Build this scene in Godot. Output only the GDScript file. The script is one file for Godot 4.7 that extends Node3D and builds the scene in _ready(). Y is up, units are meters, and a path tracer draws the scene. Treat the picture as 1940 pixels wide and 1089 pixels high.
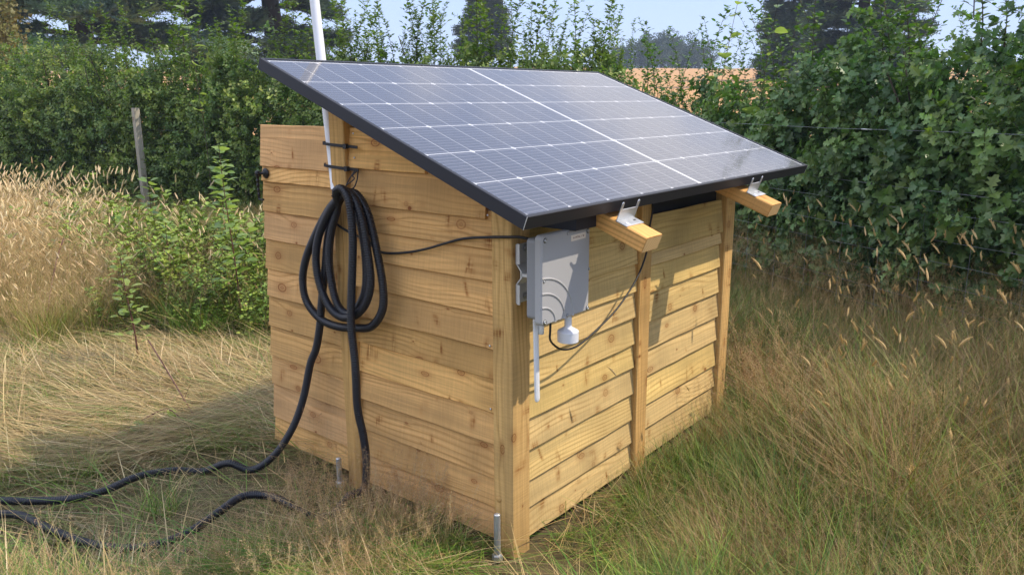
extends Node3D
# A timber pump shed under a solar panel, in rough grass between two hedges.
# World: the shed's near corner stands at the origin, its front runs along +X, its side along -Z.

var rng := RandomNumberGenerator.new()
var taken := {}
var M := {}
const EYE := Vector3(-1.6902, 1.3824, 1.3905)
const FWD := Vector3(0.7727, 0.0, -0.6348)
const RGT := Vector3(0.6348, 0.0, 0.7727)
var hill_noise := FastNoiseLite.new()
var patch := FastNoiseLite.new()

func _ready():
	rng.seed = 4711
	hill_noise.seed = 3; hill_noise.frequency = 0.6
	patch.seed = 11; patch.frequency = 0.9
	# ---- camera
	var cam := Camera3D.new(); cam.name = "camera"
	add_child(cam)
	cam.position = EYE
	cam.rotation = Vector3(-0.2322, -0.8830, -0.0055)
	cam.fov = 39.77
	cam.near = 0.05; cam.far = 2500.0
	cam.current = true
	# ---- sky, exposure
	var env := Environment.new()
	env.background_mode = Environment.BG_SKY
	var sky := Sky.new()
	var pan := PanoramaSkyMaterial.new()
	pan.panorama = make_sky()
	pan.energy_multiplier = 1.25
	sky.sky_material = pan
	env.sky = sky
	env.background_energy_multiplier = 1.0
	env.tonemap_mode = Environment.TONE_MAPPER_LINEAR
	env.tonemap_exposure = 1.2
	env.sdfgi_enabled = true; env.ssao_enabled = true; env.ssil_enabled = true
	env.fog_enabled = true
	env.fog_density = 0.0012
	env.fog_light_color = Color(0.80, 0.87, 0.97)
	var we := WorldEnvironment.new(); we.name = "environment"; we.environment = env
	add_child(we)
	# ---- sun
	var sun := DirectionalLight3D.new(); sun.name = "sun"
	sun.light_energy = 1.25
	sun.light_color = Color(1.0, 0.945, 0.86)
	sun.light_angular_distance = 0.5
	sun.shadow_enabled = true
	add_child(sun)
	sun.look_at_from_position(Vector3(0.9, 1.55, 1.0) * 10.0, Vector3.ZERO)
	make_materials()
	# ---- setting
	build_ground()
	build_shed()
	build_panel()
	build_sensor_box()
	build_pipe_and_hose()
	build_feet()
	build_fences()
	build_hedges()
	build_trees()
	build_saplings()
	build_canes()
	build_grass()

# ------------------------------------------------------------------ helpers
func numbered(called: String) -> String:
	if not taken.has(called):
		taken[called] = 0
		return called
	taken[called] += 1
	return "%s_%03d" % [called, taken[called]]

func thing(called: String, label: String, category: String, at := Vector3.ZERO, group := "") -> Node3D:
	var o := Node3D.new()
	o.name = numbered(called)
	add_child(o)
	o.position = at
	tag(o, label, category, group)
	return o

func tag(o: Node, label: String, category: String, group := "") -> void:
	o.set_meta("label", label); o.set_meta("category", category)
	if group: o.set_meta("group", group)

func part(called: String, mesh: Mesh, mat: Material, parent: Node, xf := Transform3D()) -> MeshInstance3D:
	var o := MeshInstance3D.new()
	o.name = called
	if parent == self: o.name = numbered(called)
	o.mesh = mesh
	if mat: o.material_override = mat
	o.transform = xf
	parent.add_child(o, true)
	return o

func scatter(called: String, mesh: Mesh, mat: Material, parent: Node, xfs: Array, cols: Array) -> MultiMeshInstance3D:
	var mm := MultiMesh.new()
	mm.transform_format = MultiMesh.TRANSFORM_3D
	mm.use_colors = true
	mm.mesh = mesh
	mm.instance_count = xfs.size()
	for i in xfs.size():
		mm.set_instance_transform(i, xfs[i])
		mm.set_instance_color(i, cols[i])
	var o := MultiMeshInstance3D.new()
	o.name = numbered(called) if parent == self else called
	o.multimesh = mm
	o.material_override = mat
	o.set_meta("kind", "stuff")
	parent.add_child(o, true)
	return o

func R(a: float, b: float) -> float:
	return rng.randf_range(a, b)

func begin(flat := false) -> SurfaceTool:
	var st := SurfaceTool.new()
	st.begin(Mesh.PRIMITIVE_TRIANGLES)
	st.set_smooth_group(-1 if flat else 0)
	return st

func done(st: SurfaceTool) -> ArrayMesh:
	st.generate_normals()
	return st.commit()

# one triangle whose front looks away from the point c
func tri(st: SurfaceTool, a: Vector3, b: Vector3, d: Vector3, c: Vector3, ua := Vector2.ZERO, ub := Vector2.ZERO, ud := Vector2.ZERO) -> void:
	var n := (d - a).cross(b - a)
	if n.dot((a + b + d) / 3.0 - c) < 0.0:
		st.set_uv(ua); st.add_vertex(a); st.set_uv(ud); st.add_vertex(d); st.set_uv(ub); st.add_vertex(b)
	else:
		st.set_uv(ua); st.add_vertex(a); st.set_uv(ub); st.add_vertex(b); st.set_uv(ud); st.add_vertex(d)

# convex profile in (y, z) swept along x; uv runs with the grain
func prism(st: SurfaceTool, prof: PackedVector2Array, x0: float, x1: float, segs := 1, uvo := Vector2.ZERO, wob := 0.0, skew := 0.0) -> void:
	var n := prof.size()
	var rings := []
	for s in segs + 1:
		var x: float = lerp(x0, x1, float(s) / segs)
		var dy := R(-wob, wob); var dz := R(-wob, wob) * 0.6
		var ring := []
		for k in n:
			ring.append(Vector3(x + (skew * (prof[k].x) if (s == 0 or s == segs) else 0.0), prof[k].x + dy, prof[k].y + dz))
		rings.append(ring)
	var per := [0.0]
	for k in n: per.append(per[k] + prof[k].distance_to(prof[(k + 1) % n]))
	for s in segs:
		var mid := Vector3.ZERO
		for k in n: mid += rings[s][k] + rings[s + 1][k]
		mid /= 2.0 * n
		for k in n:
			var a: Vector3 = rings[s][k]; var b: Vector3 = rings[s][(k + 1) % n]
			var c: Vector3 = rings[s + 1][(k + 1) % n]; var d: Vector3 = rings[s + 1][k]
			var va: float = uvo.y + per[k] * 2.0; var vb: float = uvo.y + per[k + 1] * 2.0
			tri(st, a, b, c, mid, Vector2(uvo.x + a.x * 0.5, va), Vector2(uvo.x + b.x * 0.5, vb), Vector2(uvo.x + c.x * 0.5, vb))
			tri(st, a, c, d, mid, Vector2(uvo.x + a.x * 0.5, va), Vector2(uvo.x + c.x * 0.5, vb), Vector2(uvo.x + d.x * 0.5, va))
	var far := Vector3((x0 + x1) * 0.5, rings[0][0].y, rings[0][0].z)
	for e in [0, segs]:
		for k in range(1, n - 1):
			tri(st, rings[e][0], rings[e][k], rings[e][k + 1], far, prof[0] * 2.0 + uvo, prof[k] * 2.0 + uvo, prof[k + 1] * 2.0 + uvo)

func rect(y0: float, y1: float, z0: float, z1: float, c := 0.002) -> PackedVector2Array:
	return PackedVector2Array([Vector2(y0 + c, z0), Vector2(y1 - c, z0), Vector2(y1, z0 + c), Vector2(y1, z1 - c), Vector2(y1 - c, z1), Vector2(y0 + c, z1), Vector2(y0, z1 - c), Vector2(y0, z0 + c)])

func bar(a: float, b: float, y0: float, y1: float, z0: float, z1: float, c := 0.002, segs := 1, wob := 0.0) -> ArrayMesh:
	var st := begin(true)
	prism(st, rect(y0, y1, z0, z1, c), a, b, segs, Vector2(rng.randf(), rng.randi_range(0, 3) * 0.25), wob)
	return done(st)

# a squared timber whose grain runs along its own x axis
func timber(length: float, w: float, h: float) -> ArrayMesh:
	return bar(0.0, length, 0.0, h, 0.0, w, 0.003, 5, 0.0008)

const UPRIGHT := Basis(Vector3(0, 1, 0), Vector3(-1, 0, 0), Vector3(0, 0, 1))

func spline(p: Array, per := 8) -> PackedVector3Array:
	var out := PackedVector3Array()
	for i in p.size() - 1:
		var a: Vector3 = p[max(i - 1, 0)]; var b: Vector3 = p[i]; var c: Vector3 = p[i + 1]; var d: Vector3 = p[min(i + 2, p.size() - 1)]
		for k in per:
			var t := float(k) / per
			out.append(0.5 * ((2.0 * b) + (c - a) * t + (2.0 * a - 5.0 * b + 4.0 * c - d) * t * t + (3.0 * b - a - 3.0 * c + d) * t * t * t))
	out.append(p[p.size() - 1])
	return out

func even(p: PackedVector3Array, step: float) -> PackedVector3Array:
	var out := PackedVector3Array([p[0]])
	var left := step
	for i in p.size() - 1:
		var a := p[i]; var seg := p[i + 1] - a
		var l := seg.length()
		var at := 0.0
		while l - at >= left:
			at += left
			out.append(a + seg * (at / l))
			left = step
		left -= l - at
	return out

# tube along a path; radii cycle through the list
func tube(st: SurfaceTool, p: PackedVector3Array, radii: Array, sides := 8, caps := true) -> void:
	var t := (p[1] - p[0]).normalized()
	var u := t.cross(Vector3.UP if abs(t.y) < 0.9 else Vector3.RIGHT).normalized()
	var prev := []
	for i in p.size():
		var d := (p[min(i + 1, p.size() - 1)] - p[max(i - 1, 0)]).normalized()
		u = (u - d * u.dot(d)).normalized()
		var v := d.cross(u)
		var r: float = radii[i % radii.size()] if radii.size() < p.size() else radii[i]
		var ring := []
		for k in sides:
			var an := TAU * k / sides
			ring.append(p[i] + (u * cos(an) + v * sin(an)) * r)
		if i > 0:
			for k in sides:
				var k2 := (k + 1) % sides
				var q := [prev[k], ring[k], ring[k2], prev[k2]]
				for w in [0, 2, 1, 0, 3, 2]: st.add_vertex(q[w])
		if caps and (i == 0 or i == p.size() - 1):
			for k in sides:
				tri(st, p[i], ring[k], ring[(k + 1) % sides], p[i] + d * (0.01 if i == 0 else -0.01))
		prev = ring

func taper(n: int, a: float, b: float) -> Array:
	var out := []
	for i in n: out.append(lerp(a, b, float(i) / max(n - 1, 1)))
	return out

func tube_mesh(p: PackedVector3Array, radii: Array, sides := 8) -> ArrayMesh:
	var st := begin()
	tube(st, p, radii, sides)
	return done(st)

# turned shape: (radius, height) pairs round the y axis
func lathe(st: SurfaceTool, pr: Array, sides := 20, at := Vector3.ZERO) -> void:
	for i in pr.size() - 1:
		var a: Vector2 = pr[i]; var b: Vector2 = pr[i + 1]
		if sides > 16: st.set_smooth_group(i + 1)
		for k in sides:
			var q := []
			for w in [[a, k], [b, k], [b, k + 1], [a, k + 1]]:
				var an: float = TAU * (w[1] % sides) / sides
				q.append(at + Vector3(cos(an) * w[0].x, w[0].y, sin(an) * w[0].x))
			for w in [0, 1, 2, 0, 2, 3]: st.add_vertex(q[w])

func lathe_mesh(pr: Array, sides := 20, flat := false) -> ArrayMesh:
	var st := begin(flat)
	lathe(st, pr, sides)
	return done(st)

# slab with rounded corners in x/y and a bevelled front edge; its back lies at z = 0
func slab(w: float, h: float, d: float, r: float, bevel: float, taper_in := 0.0) -> ArrayMesh:
	var st := begin(true)
	var loops := []
	for lv in [[0.0, 0.0], [d - bevel, taper_in], [d, taper_in + bevel]]:
		var loop := []
		for q in 4:
			var cx: float = (w * 0.5 - r) * (1 if q in [0, 3] else -1)
			var cy: float = (h * 0.5 - r) * (1 if q < 2 else -1)
			for k in 6:
				var an := PI * 0.5 * (q + k / 5.0)
				var rr: float = max(r - lv[1], 0.0005)
				loop.append(Vector3(cx + cos(an) * rr, cy + sin(an) * rr, lv[0]))
		loops.append(loop)
	var c := Vector3(0, 0, d * 0.5)
	for l in 2:
		for k in 24:
			var k2 := (k + 1) % 24
			tri(st, loops[l][k], loops[l + 1][k], loops[l + 1][k2], c)
			tri(st, loops[l][k], loops[l + 1][k2], loops[l][k2], c)
	for k in range(1, 23):
		tri(st, loops[0][0], loops[0][k], loops[0][k + 1], c)
		tri(st, loops[2][0], loops[2][k], loops[2][k + 1], c)
	return done(st)

# ------------------------------------------------------------------ materials
func mat(c: Color, rough := 0.8, metal := 0.0) -> StandardMaterial3D:
	var m := StandardMaterial3D.new()
	m.albedo_color = c.linear_to_srgb()
	m.roughness = rough
	m.metallic = metal
	return m

func leafy(c: Color, back: Color, rough := 0.5) -> StandardMaterial3D:
	var m := mat(c, rough)
	m.vertex_color_use_as_albedo = true
	m.backlight_enabled = true
	m.backlight = back.linear_to_srgb()
	m.cull_mode = BaseMaterial3D.CULL_DISABLED
	return m

func make_materials() -> void:
	var wt := [wood_texture(21), wood_texture(77)]
	M.wood_front = []; M.wood_side = []; M.wood_door = []; M.wood_post = []
	for k in 6:
		var f: float = [1.0, 0.93, 0.985, 0.89, 0.96, 0.94][k]
		var m: StandardMaterial3D = wood(wt[k % 2], Color(0.99 * f, 0.955 * f, (0.80 + 0.03 * (k % 3)) * f))
		M.wood_front.append(m)
		M.wood_side.append(wood(wt[(k + 1) % 2], Color(1.0 * f, 0.885 * f, (0.72 + 0.03 * (k % 3)) * f)))
		M.wood_door.append(wood(wt[k % 2], Color(1.0 * f, 0.885 * f, (0.74 + 0.03 * (k % 3)) * f)))
	M.wood_post.append(wood(wt[0], Color(0.93, 0.85, 0.72)))
	M.wood_post.append(wood(wt[1], Color(0.87, 0.78, 0.64)))
	M.wood_rafter = wood(wt[1], Color(0.98, 0.84, 0.66))
	M.end_grain = end_grain()
	M.grey = mat(Color(0.40, 0.40, 0.41), 0.45)
	M.grey_body = mat(Color(0.27, 0.275, 0.29), 0.5)
	M.white = mat(Color(0.72, 0.74, 0.80), 0.4)
	M.pvc = mat(Color(0.74, 0.75, 0.78), 0.35)
	M.black = mat(Color(0.010, 0.010, 0.013), 0.55)
	M.hose = mat(Color(0.011, 0.012, 0.018), 0.42)
	M.iron = mat(Color(0.012, 0.012, 0.014), 0.45, 0.2)
	M.sheet = mat(Color(0.012, 0.013, 0.02), 0.6)
	M.zinc = galvanised()
	M.steel = mat(Color(0.50, 0.52, 0.55), 0.35, 1.0)
	M.bracket = mat(Color(0.62, 0.62, 0.62), 0.5, 0.3)
	M.wire = mat(Color(0.22, 0.24, 0.26), 0.6, 0.6)
	M.frame = mat(Color(0.012, 0.013, 0.02), 0.5)
	M.dark = mat(Color(0.02, 0.018, 0.016), 0.7)
	M.concrete = mat(Color(0.34, 0.32, 0.28), 0.9)
	M.bark = mat(Color(0.06, 0.045, 0.032), 0.9)
	M.stem_red = mat(Color(0.10, 0.035, 0.025), 0.6)
	M.stem_green = mat(Color(0.07, 0.06, 0.025), 0.7)
	M.leaf = leafy(Color(1, 1, 1), Color(0.56, 0.78, 0.16), 0.42)
	M.leaf_far = leafy(Color(1, 1, 1), Color(0.16, 0.22, 0.05), 0.6)
	M.grass = leafy(Color(1, 1, 1), Color(0.30, 0.30, 0.16), 0.6)
	M.weathered = wood(wt[0], Color(0.76, 0.82, 0.96))

func wood(t: Array, tint: Color) -> StandardMaterial3D:
	var m := StandardMaterial3D.new()
	m.albedo_texture = t[0]
	m.albedo_color = tint
	m.normal_enabled = true
	m.normal_texture = t[1]
	m.normal_scale = 0.8
	m.roughness = 0.78
	m.metallic_specular = 0.35
	return m

# 2 m of grain by 0.5 m across: four strips, each a board's width with its own heart and knots
func wood_texture(sd: int) -> Array:
	var w := 1536; var h := 512
	var rg := RandomNumberGenerator.new(); rg.seed = sd
	var n1 := FastNoiseLite.new(); n1.seed = sd; n1.frequency = 0.0016; n1.fractal_octaves = 2
	var n2 := FastNoiseLite.new(); n2.seed = sd + 1; n2.frequency = 0.02; n2.fractal_octaves = 2
	var n3 := FastNoiseLite.new(); n3.seed = sd + 2; n3.frequency = 0.16; n3.fractal_octaves = 1
	var col := PackedByteArray(); col.resize(w * h * 3)
	var hei := PackedByteArray(); hei.resize(w * h)
	for s in 4:
		var heart := rg.randf_range(-0.4, 1.4) * 0.125
		var freq := rg.randf_range(40.0, 80.0)
		var tone := rg.randf_range(-0.04, 0.04)
		var knots := []
		for k in 6:
			var kr := 2.5 + 10.0 * pow(rg.randf(), 1.6)
			knots.append([rg.randf() * w, rg.randf_range(8, 120), kr * rg.randf_range(0.8, 1.7), kr * rg.randf_range(0.7, 1.5), rg.randf_range(0.4, 0.8), 1.0 if kr > 5.0 else 0.0])
		var smears := []
		for k in 11:
			smears.append([rg.randf() * w, rg.randf_range(10, 110), rg.randf_range(3, 14), rg.randf_range(9, 34), rg.randf_range(0.12, 0.62), rg.randf_range(-0.35, 0.35)])
		var stains := []
		for k in 5:
			stains.append([rg.randf() * w, rg.randf_range(40, 130), rg.randf_range(0.04, 0.13)])
		for yy in 128:
			var row := s * 128 + yy
			var y := yy / 1024.0
			for x in w:
				# wraps along the grain
				var ang := x * TAU / w
				var cx := cos(ang) * 245.0; var cy := sin(ang) * 245.0
				var warp := n1.get_noise_3d(cx * 0.9, cy * 0.9, s * 900.0 + yy * 0.8) * 0.050
				var d := y - heart + warp
				var kn := 0.0; var ks := 0.0; var kring := 0.0
				for q in knots:
					var dx: float = absf(x - q[0])
					if dx > w * 0.5: dx = w - dx
					if dx < 110.0:
						var dy: float = yy - q[1]
						var e: float = dx * dx / (q[2] * q[2] * 1.0) + dy * dy / (q[3] * q[3])
						if e < 30.0:
							d += signf(dy) * 0.012 * exp(-e * 0.10) * minf(1.0, absf(dy) * 0.3)
							if e < 1.25:
								kn = maxf(kn, q[4] * clampf((1.25 - e) * 3.0, 0.0, 1.0))
								ks = e; kring = q[5]
							else:
								kn = maxf(kn, q[4] * 0.30 * exp(-(e - 1.25) * 0.35))
				var fine := n2.get_noise_3d(cx * 0.10, cy * 0.10, yy * 6.0 + s * 700.0)
				var soft := n2.get_noise_3d(cx * 0.06 + 300.0, cy * 0.06, yy * 0.5 + s * 90.0)
				var g := 0.5 + 0.5 * sin(TAU * d * freq + fine * 0.9)
				g = g * g * g * clampf(0.55 + soft * 1.6, 0.08, 1.25)
				var saw := n3.get_noise_2d(x * 1.0, yy * 0.05 + s * 60.0)
				var v := 0.83 + tone - g * 0.095 + fine * 0.07 + soft * 0.10 + saw * 0.022
				var st := 0.0
				for q in stains:
					var dx2: float = absf(x - q[0])
					if dx2 > w * 0.5: dx2 = w - dx2
					if dx2 < q[1]: st += q[2] * (1.0 - dx2 / q[1])
				v -= st * (0.6 + fine)
				var rr := v * 1.04; var gg := v * 0.925 - g * 0.018; var bb := v * 0.71 - g * 0.035
				for q in smears:
					var dx3: float = x - q[0] - (yy - q[1]) * q[5]
					if absf(dx3) < q[2] * 2.5:
						var e3: float = dx3 * dx3 / (q[2] * q[2]) + (yy - q[1]) * (yy - q[1]) / (q[3] * q[3])
						if e3 < 5.0:
							var a3: float = q[4] * exp(-e3) * (0.7 + fine * 1.2 + saw * 0.8)
							rr = lerpf(rr, 0.46, a3); gg = lerpf(gg, 0.28, a3); bb = lerpf(bb, 0.13, a3)
				if kn > 0.0:
					var rim := 1.0 if ks > 0.7 or kring < 0.5 else 0.45 + 0.2 * sin(ks * 14.0)
					var kk := kn * rim
					rr = lerpf(rr, 0.40, kk * 0.85); gg = lerpf(gg, 0.23, kk * 0.9); bb = lerpf(bb, 0.11, kk * 0.9)
				var o := (row * w + x) * 3
				col[o] = int(clampf(rr, 0.0, 1.0) * 255.0); col[o + 1] = int(clampf(gg, 0.0, 1.0) * 255.0); col[o + 2] = int(clampf(bb, 0.0, 1.0) * 255.0)
				hei[row * w + x] = int(clampf(0.55 - g * 0.14 + fine * 0.20 + saw * 0.10, 0.0, 1.0) * 255.0)
	var im := Image.create_from_data(w, h, false, Image.FORMAT_RGB8, col)
	var hm := Image.create_from_data(w, h, false, Image.FORMAT_L8, hei)
	hm.convert(Image.FORMAT_RGBA8)
	hm.bump_map_to_normal_map(1.1)
	return [ImageTexture.create_from_image(im), ImageTexture.create_from_image(hm)]

func end_grain() -> StandardMaterial3D:
	var w := 128
	var im := Image.create(w, w, false, Image.FORMAT_RGB8)
	var n := FastNoiseLite.new(); n.seed = 5; n.frequency = 0.35
	for y in w:
		for x in w:
			var d := Vector2(x + 40, y - 190).length()
			var g := 0.5 + 0.5 * sin(d * 0.75)
			var v := 0.86 - 0.16 * g + 0.16 * n.get_noise_2d(x, y)
			im.set_pixel(x, y, Color(v, v * 0.83, v * 0.58))
	var m := StandardMaterial3D.new()
	m.albedo_texture = ImageTexture.create_from_image(im)
	m.roughness = 0.9
	return m

func galvanised() -> StandardMaterial3D:
	var m := mat(Color(0.62, 0.64, 0.67), 0.42, 0.75)
	var n := FastNoiseLite.new(); n.seed = 8; n.noise_type = FastNoiseLite.TYPE_CELLULAR; n.frequency = 0.05
	var t := NoiseTexture2D.new(); t.width = 128; t.height = 128; t.seamless = true; t.noise = n
	var gr := Gradient.new(); gr.set_color(0, Color(0.25, 0.25, 0.25)); gr.set_color(1, Color(0.6, 0.6, 0.6))
	t.color_ramp = gr
	m.roughness = 1.0
	m.roughness_texture = t
	m.uv1_triplanar = true
	m.uv1_scale = Vector3.ONE * 12.0
	return m

# computed air: blue overhead, milky at the horizon, soft broken cloud; brighter towards the sun
func make_sky() -> ImageTexture:
	var w := 768; var h := 384
	var im := Image.create(w, h, false, Image.FORMAT_RGBF)
	var n := FastNoiseLite.new(); n.seed = 19; n.frequency = 1.1; n.fractal_octaves = 5; n.fractal_gain = 0.55
	var s := Vector3(0.9, 1.55, 1.0).normalized()
	for y in h:
		var el := (0.5 - (y + 0.5) / h) * PI
		for x in w:
			var az := ((x + 0.5) / w - 0.5) * TAU
			var d := Vector3(sin(az) * cos(el), sin(el), -cos(az) * cos(el))
			var up := clampf(sin(el), 0.0, 1.0)
			var c := Color(0.50, 0.62, 0.86).lerp(Color(0.20, 0.36, 0.74), pow(up, 0.55))
			c = c.lerp(Color(0.66, 0.74, 0.88), 0.6 * exp(-up * 14.0))
			if el > 0.0:
				var q := d / (up + 0.22)
				var cl := clampf((n.get_noise_3d(q.x * 1.0, q.z * 1.0, 0.0) + 0.14) * 2.6, 0.0, 1.0)
				cl = cl * cl * (3.0 - 2.0 * cl) * smoothstep(0.10, 0.26, up)
				c = c.lerp(Color(1.10, 1.07, 1.09), cl * 0.92)
			var near := clampf(d.dot(s), 0.0, 1.0)
			var glow := pow(near, 6.0) * 0.5 + pow(near, 40.0) * 1.2
			c = Color(c.r + glow, c.g + glow * 0.96, c.b + glow * 0.88)
			im.set_pixel(x, y, c)
	return ImageTexture.create_from_image(im)

# ------------------------------------------------------------------ ground
func ground_y(x: float, z: float) -> float:
	var rel := Vector3(x, 0, z) - EYE
	var f := rel.dot(FWD)
	var r := rel.dot(RGT)
	var y := hill_noise.get_noise_2d(x, z) * 0.02
	if x > -0.15 and x < 1.6 and z > -0.95 and z < 0.15: y *= 0.2
	var dd := maxf(f, 0.0)
	y += 0.046 * clampf(dd - 10.0, 0.0, 148.0)
	y += 0.006 * maxf(dd - 158.0, 0.0)
	y += hill_noise.get_noise_2d(x * 0.012, z * 0.012) * 1.2 * clampf((dd - 20.0) / 90.0, 0.0, 1.0)
	# rougher, higher tussocks towards the right fence
	if f < 9.0 and r > 0.4: y += 0.04 * smoothstep(0.6, 2.2, r) * (1.0 - smoothstep(5.0, 8.0, f))
	return y

func build_ground() -> void:
	var st := begin()
	var n := 150
	var pos := []
	for i in n + 1:
		var t := float(i) / n * 2.0 - 1.0
		pos.append(signf(t) * (absf(t) * 8.0 + pow(absf(t), 5.0) * 700.0))
	var fn := FastNoiseLite.new(); fn.seed = 31; fn.frequency = 1.7; fn.fractal_octaves = 4
	for j in n + 1:
		for i in n + 1:
			var x: float = pos[i]; var z: float = pos[j] - 1.5
			var k := 0.5 + 0.5 * fn.get_noise_2d(x, z)
			st.set_color(Color(0.055, 0.045, 0.02).lerp(Color(0.15, 0.105, 0.045), k))
			st.set_uv(Vector2(x, z))
			var fr := (Vector3(x, 0, z) - EYE).dot(FWD)
			st.add_vertex(Vector3(x, ground_y(x, z) - 1.6 * smoothstep(12.0, 17.0, fr) * (1.0 - smoothstep(150.0, 158.0, fr)), z))
	for j in n:
		for i in n:
			var a := j * (n + 1) + i
			for q in [a, a + 1, a + n + 2, a, a + n + 2, a + n + 1]: st.add_index(q)
	var gm := mat(Color(1, 1, 1), 0.95)
	gm.vertex_color_use_as_albedo = true
	var g := part("ground", done(st), gm, self)
	g.set_meta("kind", "structure")
	tag(g, "rough uneven ground under the grass", "ground")
	# the ripe field on the rise beyond the right hedge
	st = begin()
	var nf := 60; var nr := 60
	for j in nf + 1:
		for i in nr + 1:
			var f := 14.0 + pow(float(j) / nf, 1.5) * 140.0
			var r := lerpf(-60.0, 130.0, float(i) / nr)
			var p := EYE + FWD * f + RGT * r
			st.set_uv(Vector2(r, f) * 0.08)
			st.add_vertex(Vector3(p.x, ground_y(p.x, p.z) + 0.55 + 0.04 * fn.get_noise_2d(r * 0.6, f * 0.6), p.z))
	for j in nf:
		for i in nr:
			var a := j * (nr + 1) + i
			for q in [a, a + nr + 2, a + 1, a, a + nr + 1, a + nr + 2]: st.add_index(q)
	var fm := StandardMaterial3D.new()
	var tn := NoiseTexture2D.new(); tn.width = 512; tn.height = 512; tn.seamless = true
	var nz := FastNoiseLite.new(); nz.seed = 4; nz.frequency = 0.03; nz.fractal_octaves = 5; tn.noise = nz
	var gr := Gradient.new(); gr.set_color(0, Color(0.60, 0.44, 0.27)); gr.set_color(1, Color(0.77, 0.60, 0.40))
	tn.color_ramp = gr
	fm.albedo_texture = tn
	fm.roughness = 0.95
	var fo := part("wheat_field", done(st), fm, self)
	fo.set_meta("kind", "structure")
	tag(fo, "golden ripe field rising beyond the hedge", "field")

# ------------------------------------------------------------------ shed
# feather-edged board, thick at the foot; its own x runs along the board
func board_mesh(length: float, height: float, tilt := 0.0) -> ArrayMesh:
	var st := begin(true)
	var pr := PackedVector2Array([Vector2(0.0, 0.009), Vector2(0.0, 0.0195), Vector2(0.0018, 0.0210), Vector2(height - 0.0012, 0.0062), Vector2(height, 0.005), Vector2(height, 0.0)])
	prism(st, pr, 0.0, length, 7, Vector2(rng.randf(), rng.randi_range(0, 3) * 0.25 + 0.02), 0.0011, tilt)
	return done(st)

func board(parent: Node, length: float, height: float, mats: Array, xf: Transform3D) -> MeshInstance3D:
	var b := part("board", board_mesh(length, height), mats[rng.randi() % mats.size()], parent, xf)
	return b

func panel_under(z: float) -> float:   # height of the panel's underside over a given z
	return 1.0754 - 0.38286 * (z - 0.2073)

func post(parent: Node, x: float, z: float, w: float, d: float, top: float, k := 0) -> void:
	# grain upright; x/z is the outer front corner, the post runs to +x and -z
	part("post", timber(top + 0.02, d, w), M.wood_post[k], parent, Transform3D(UPRIGHT, Vector3(x + w, -0.02, z - d)))

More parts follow.
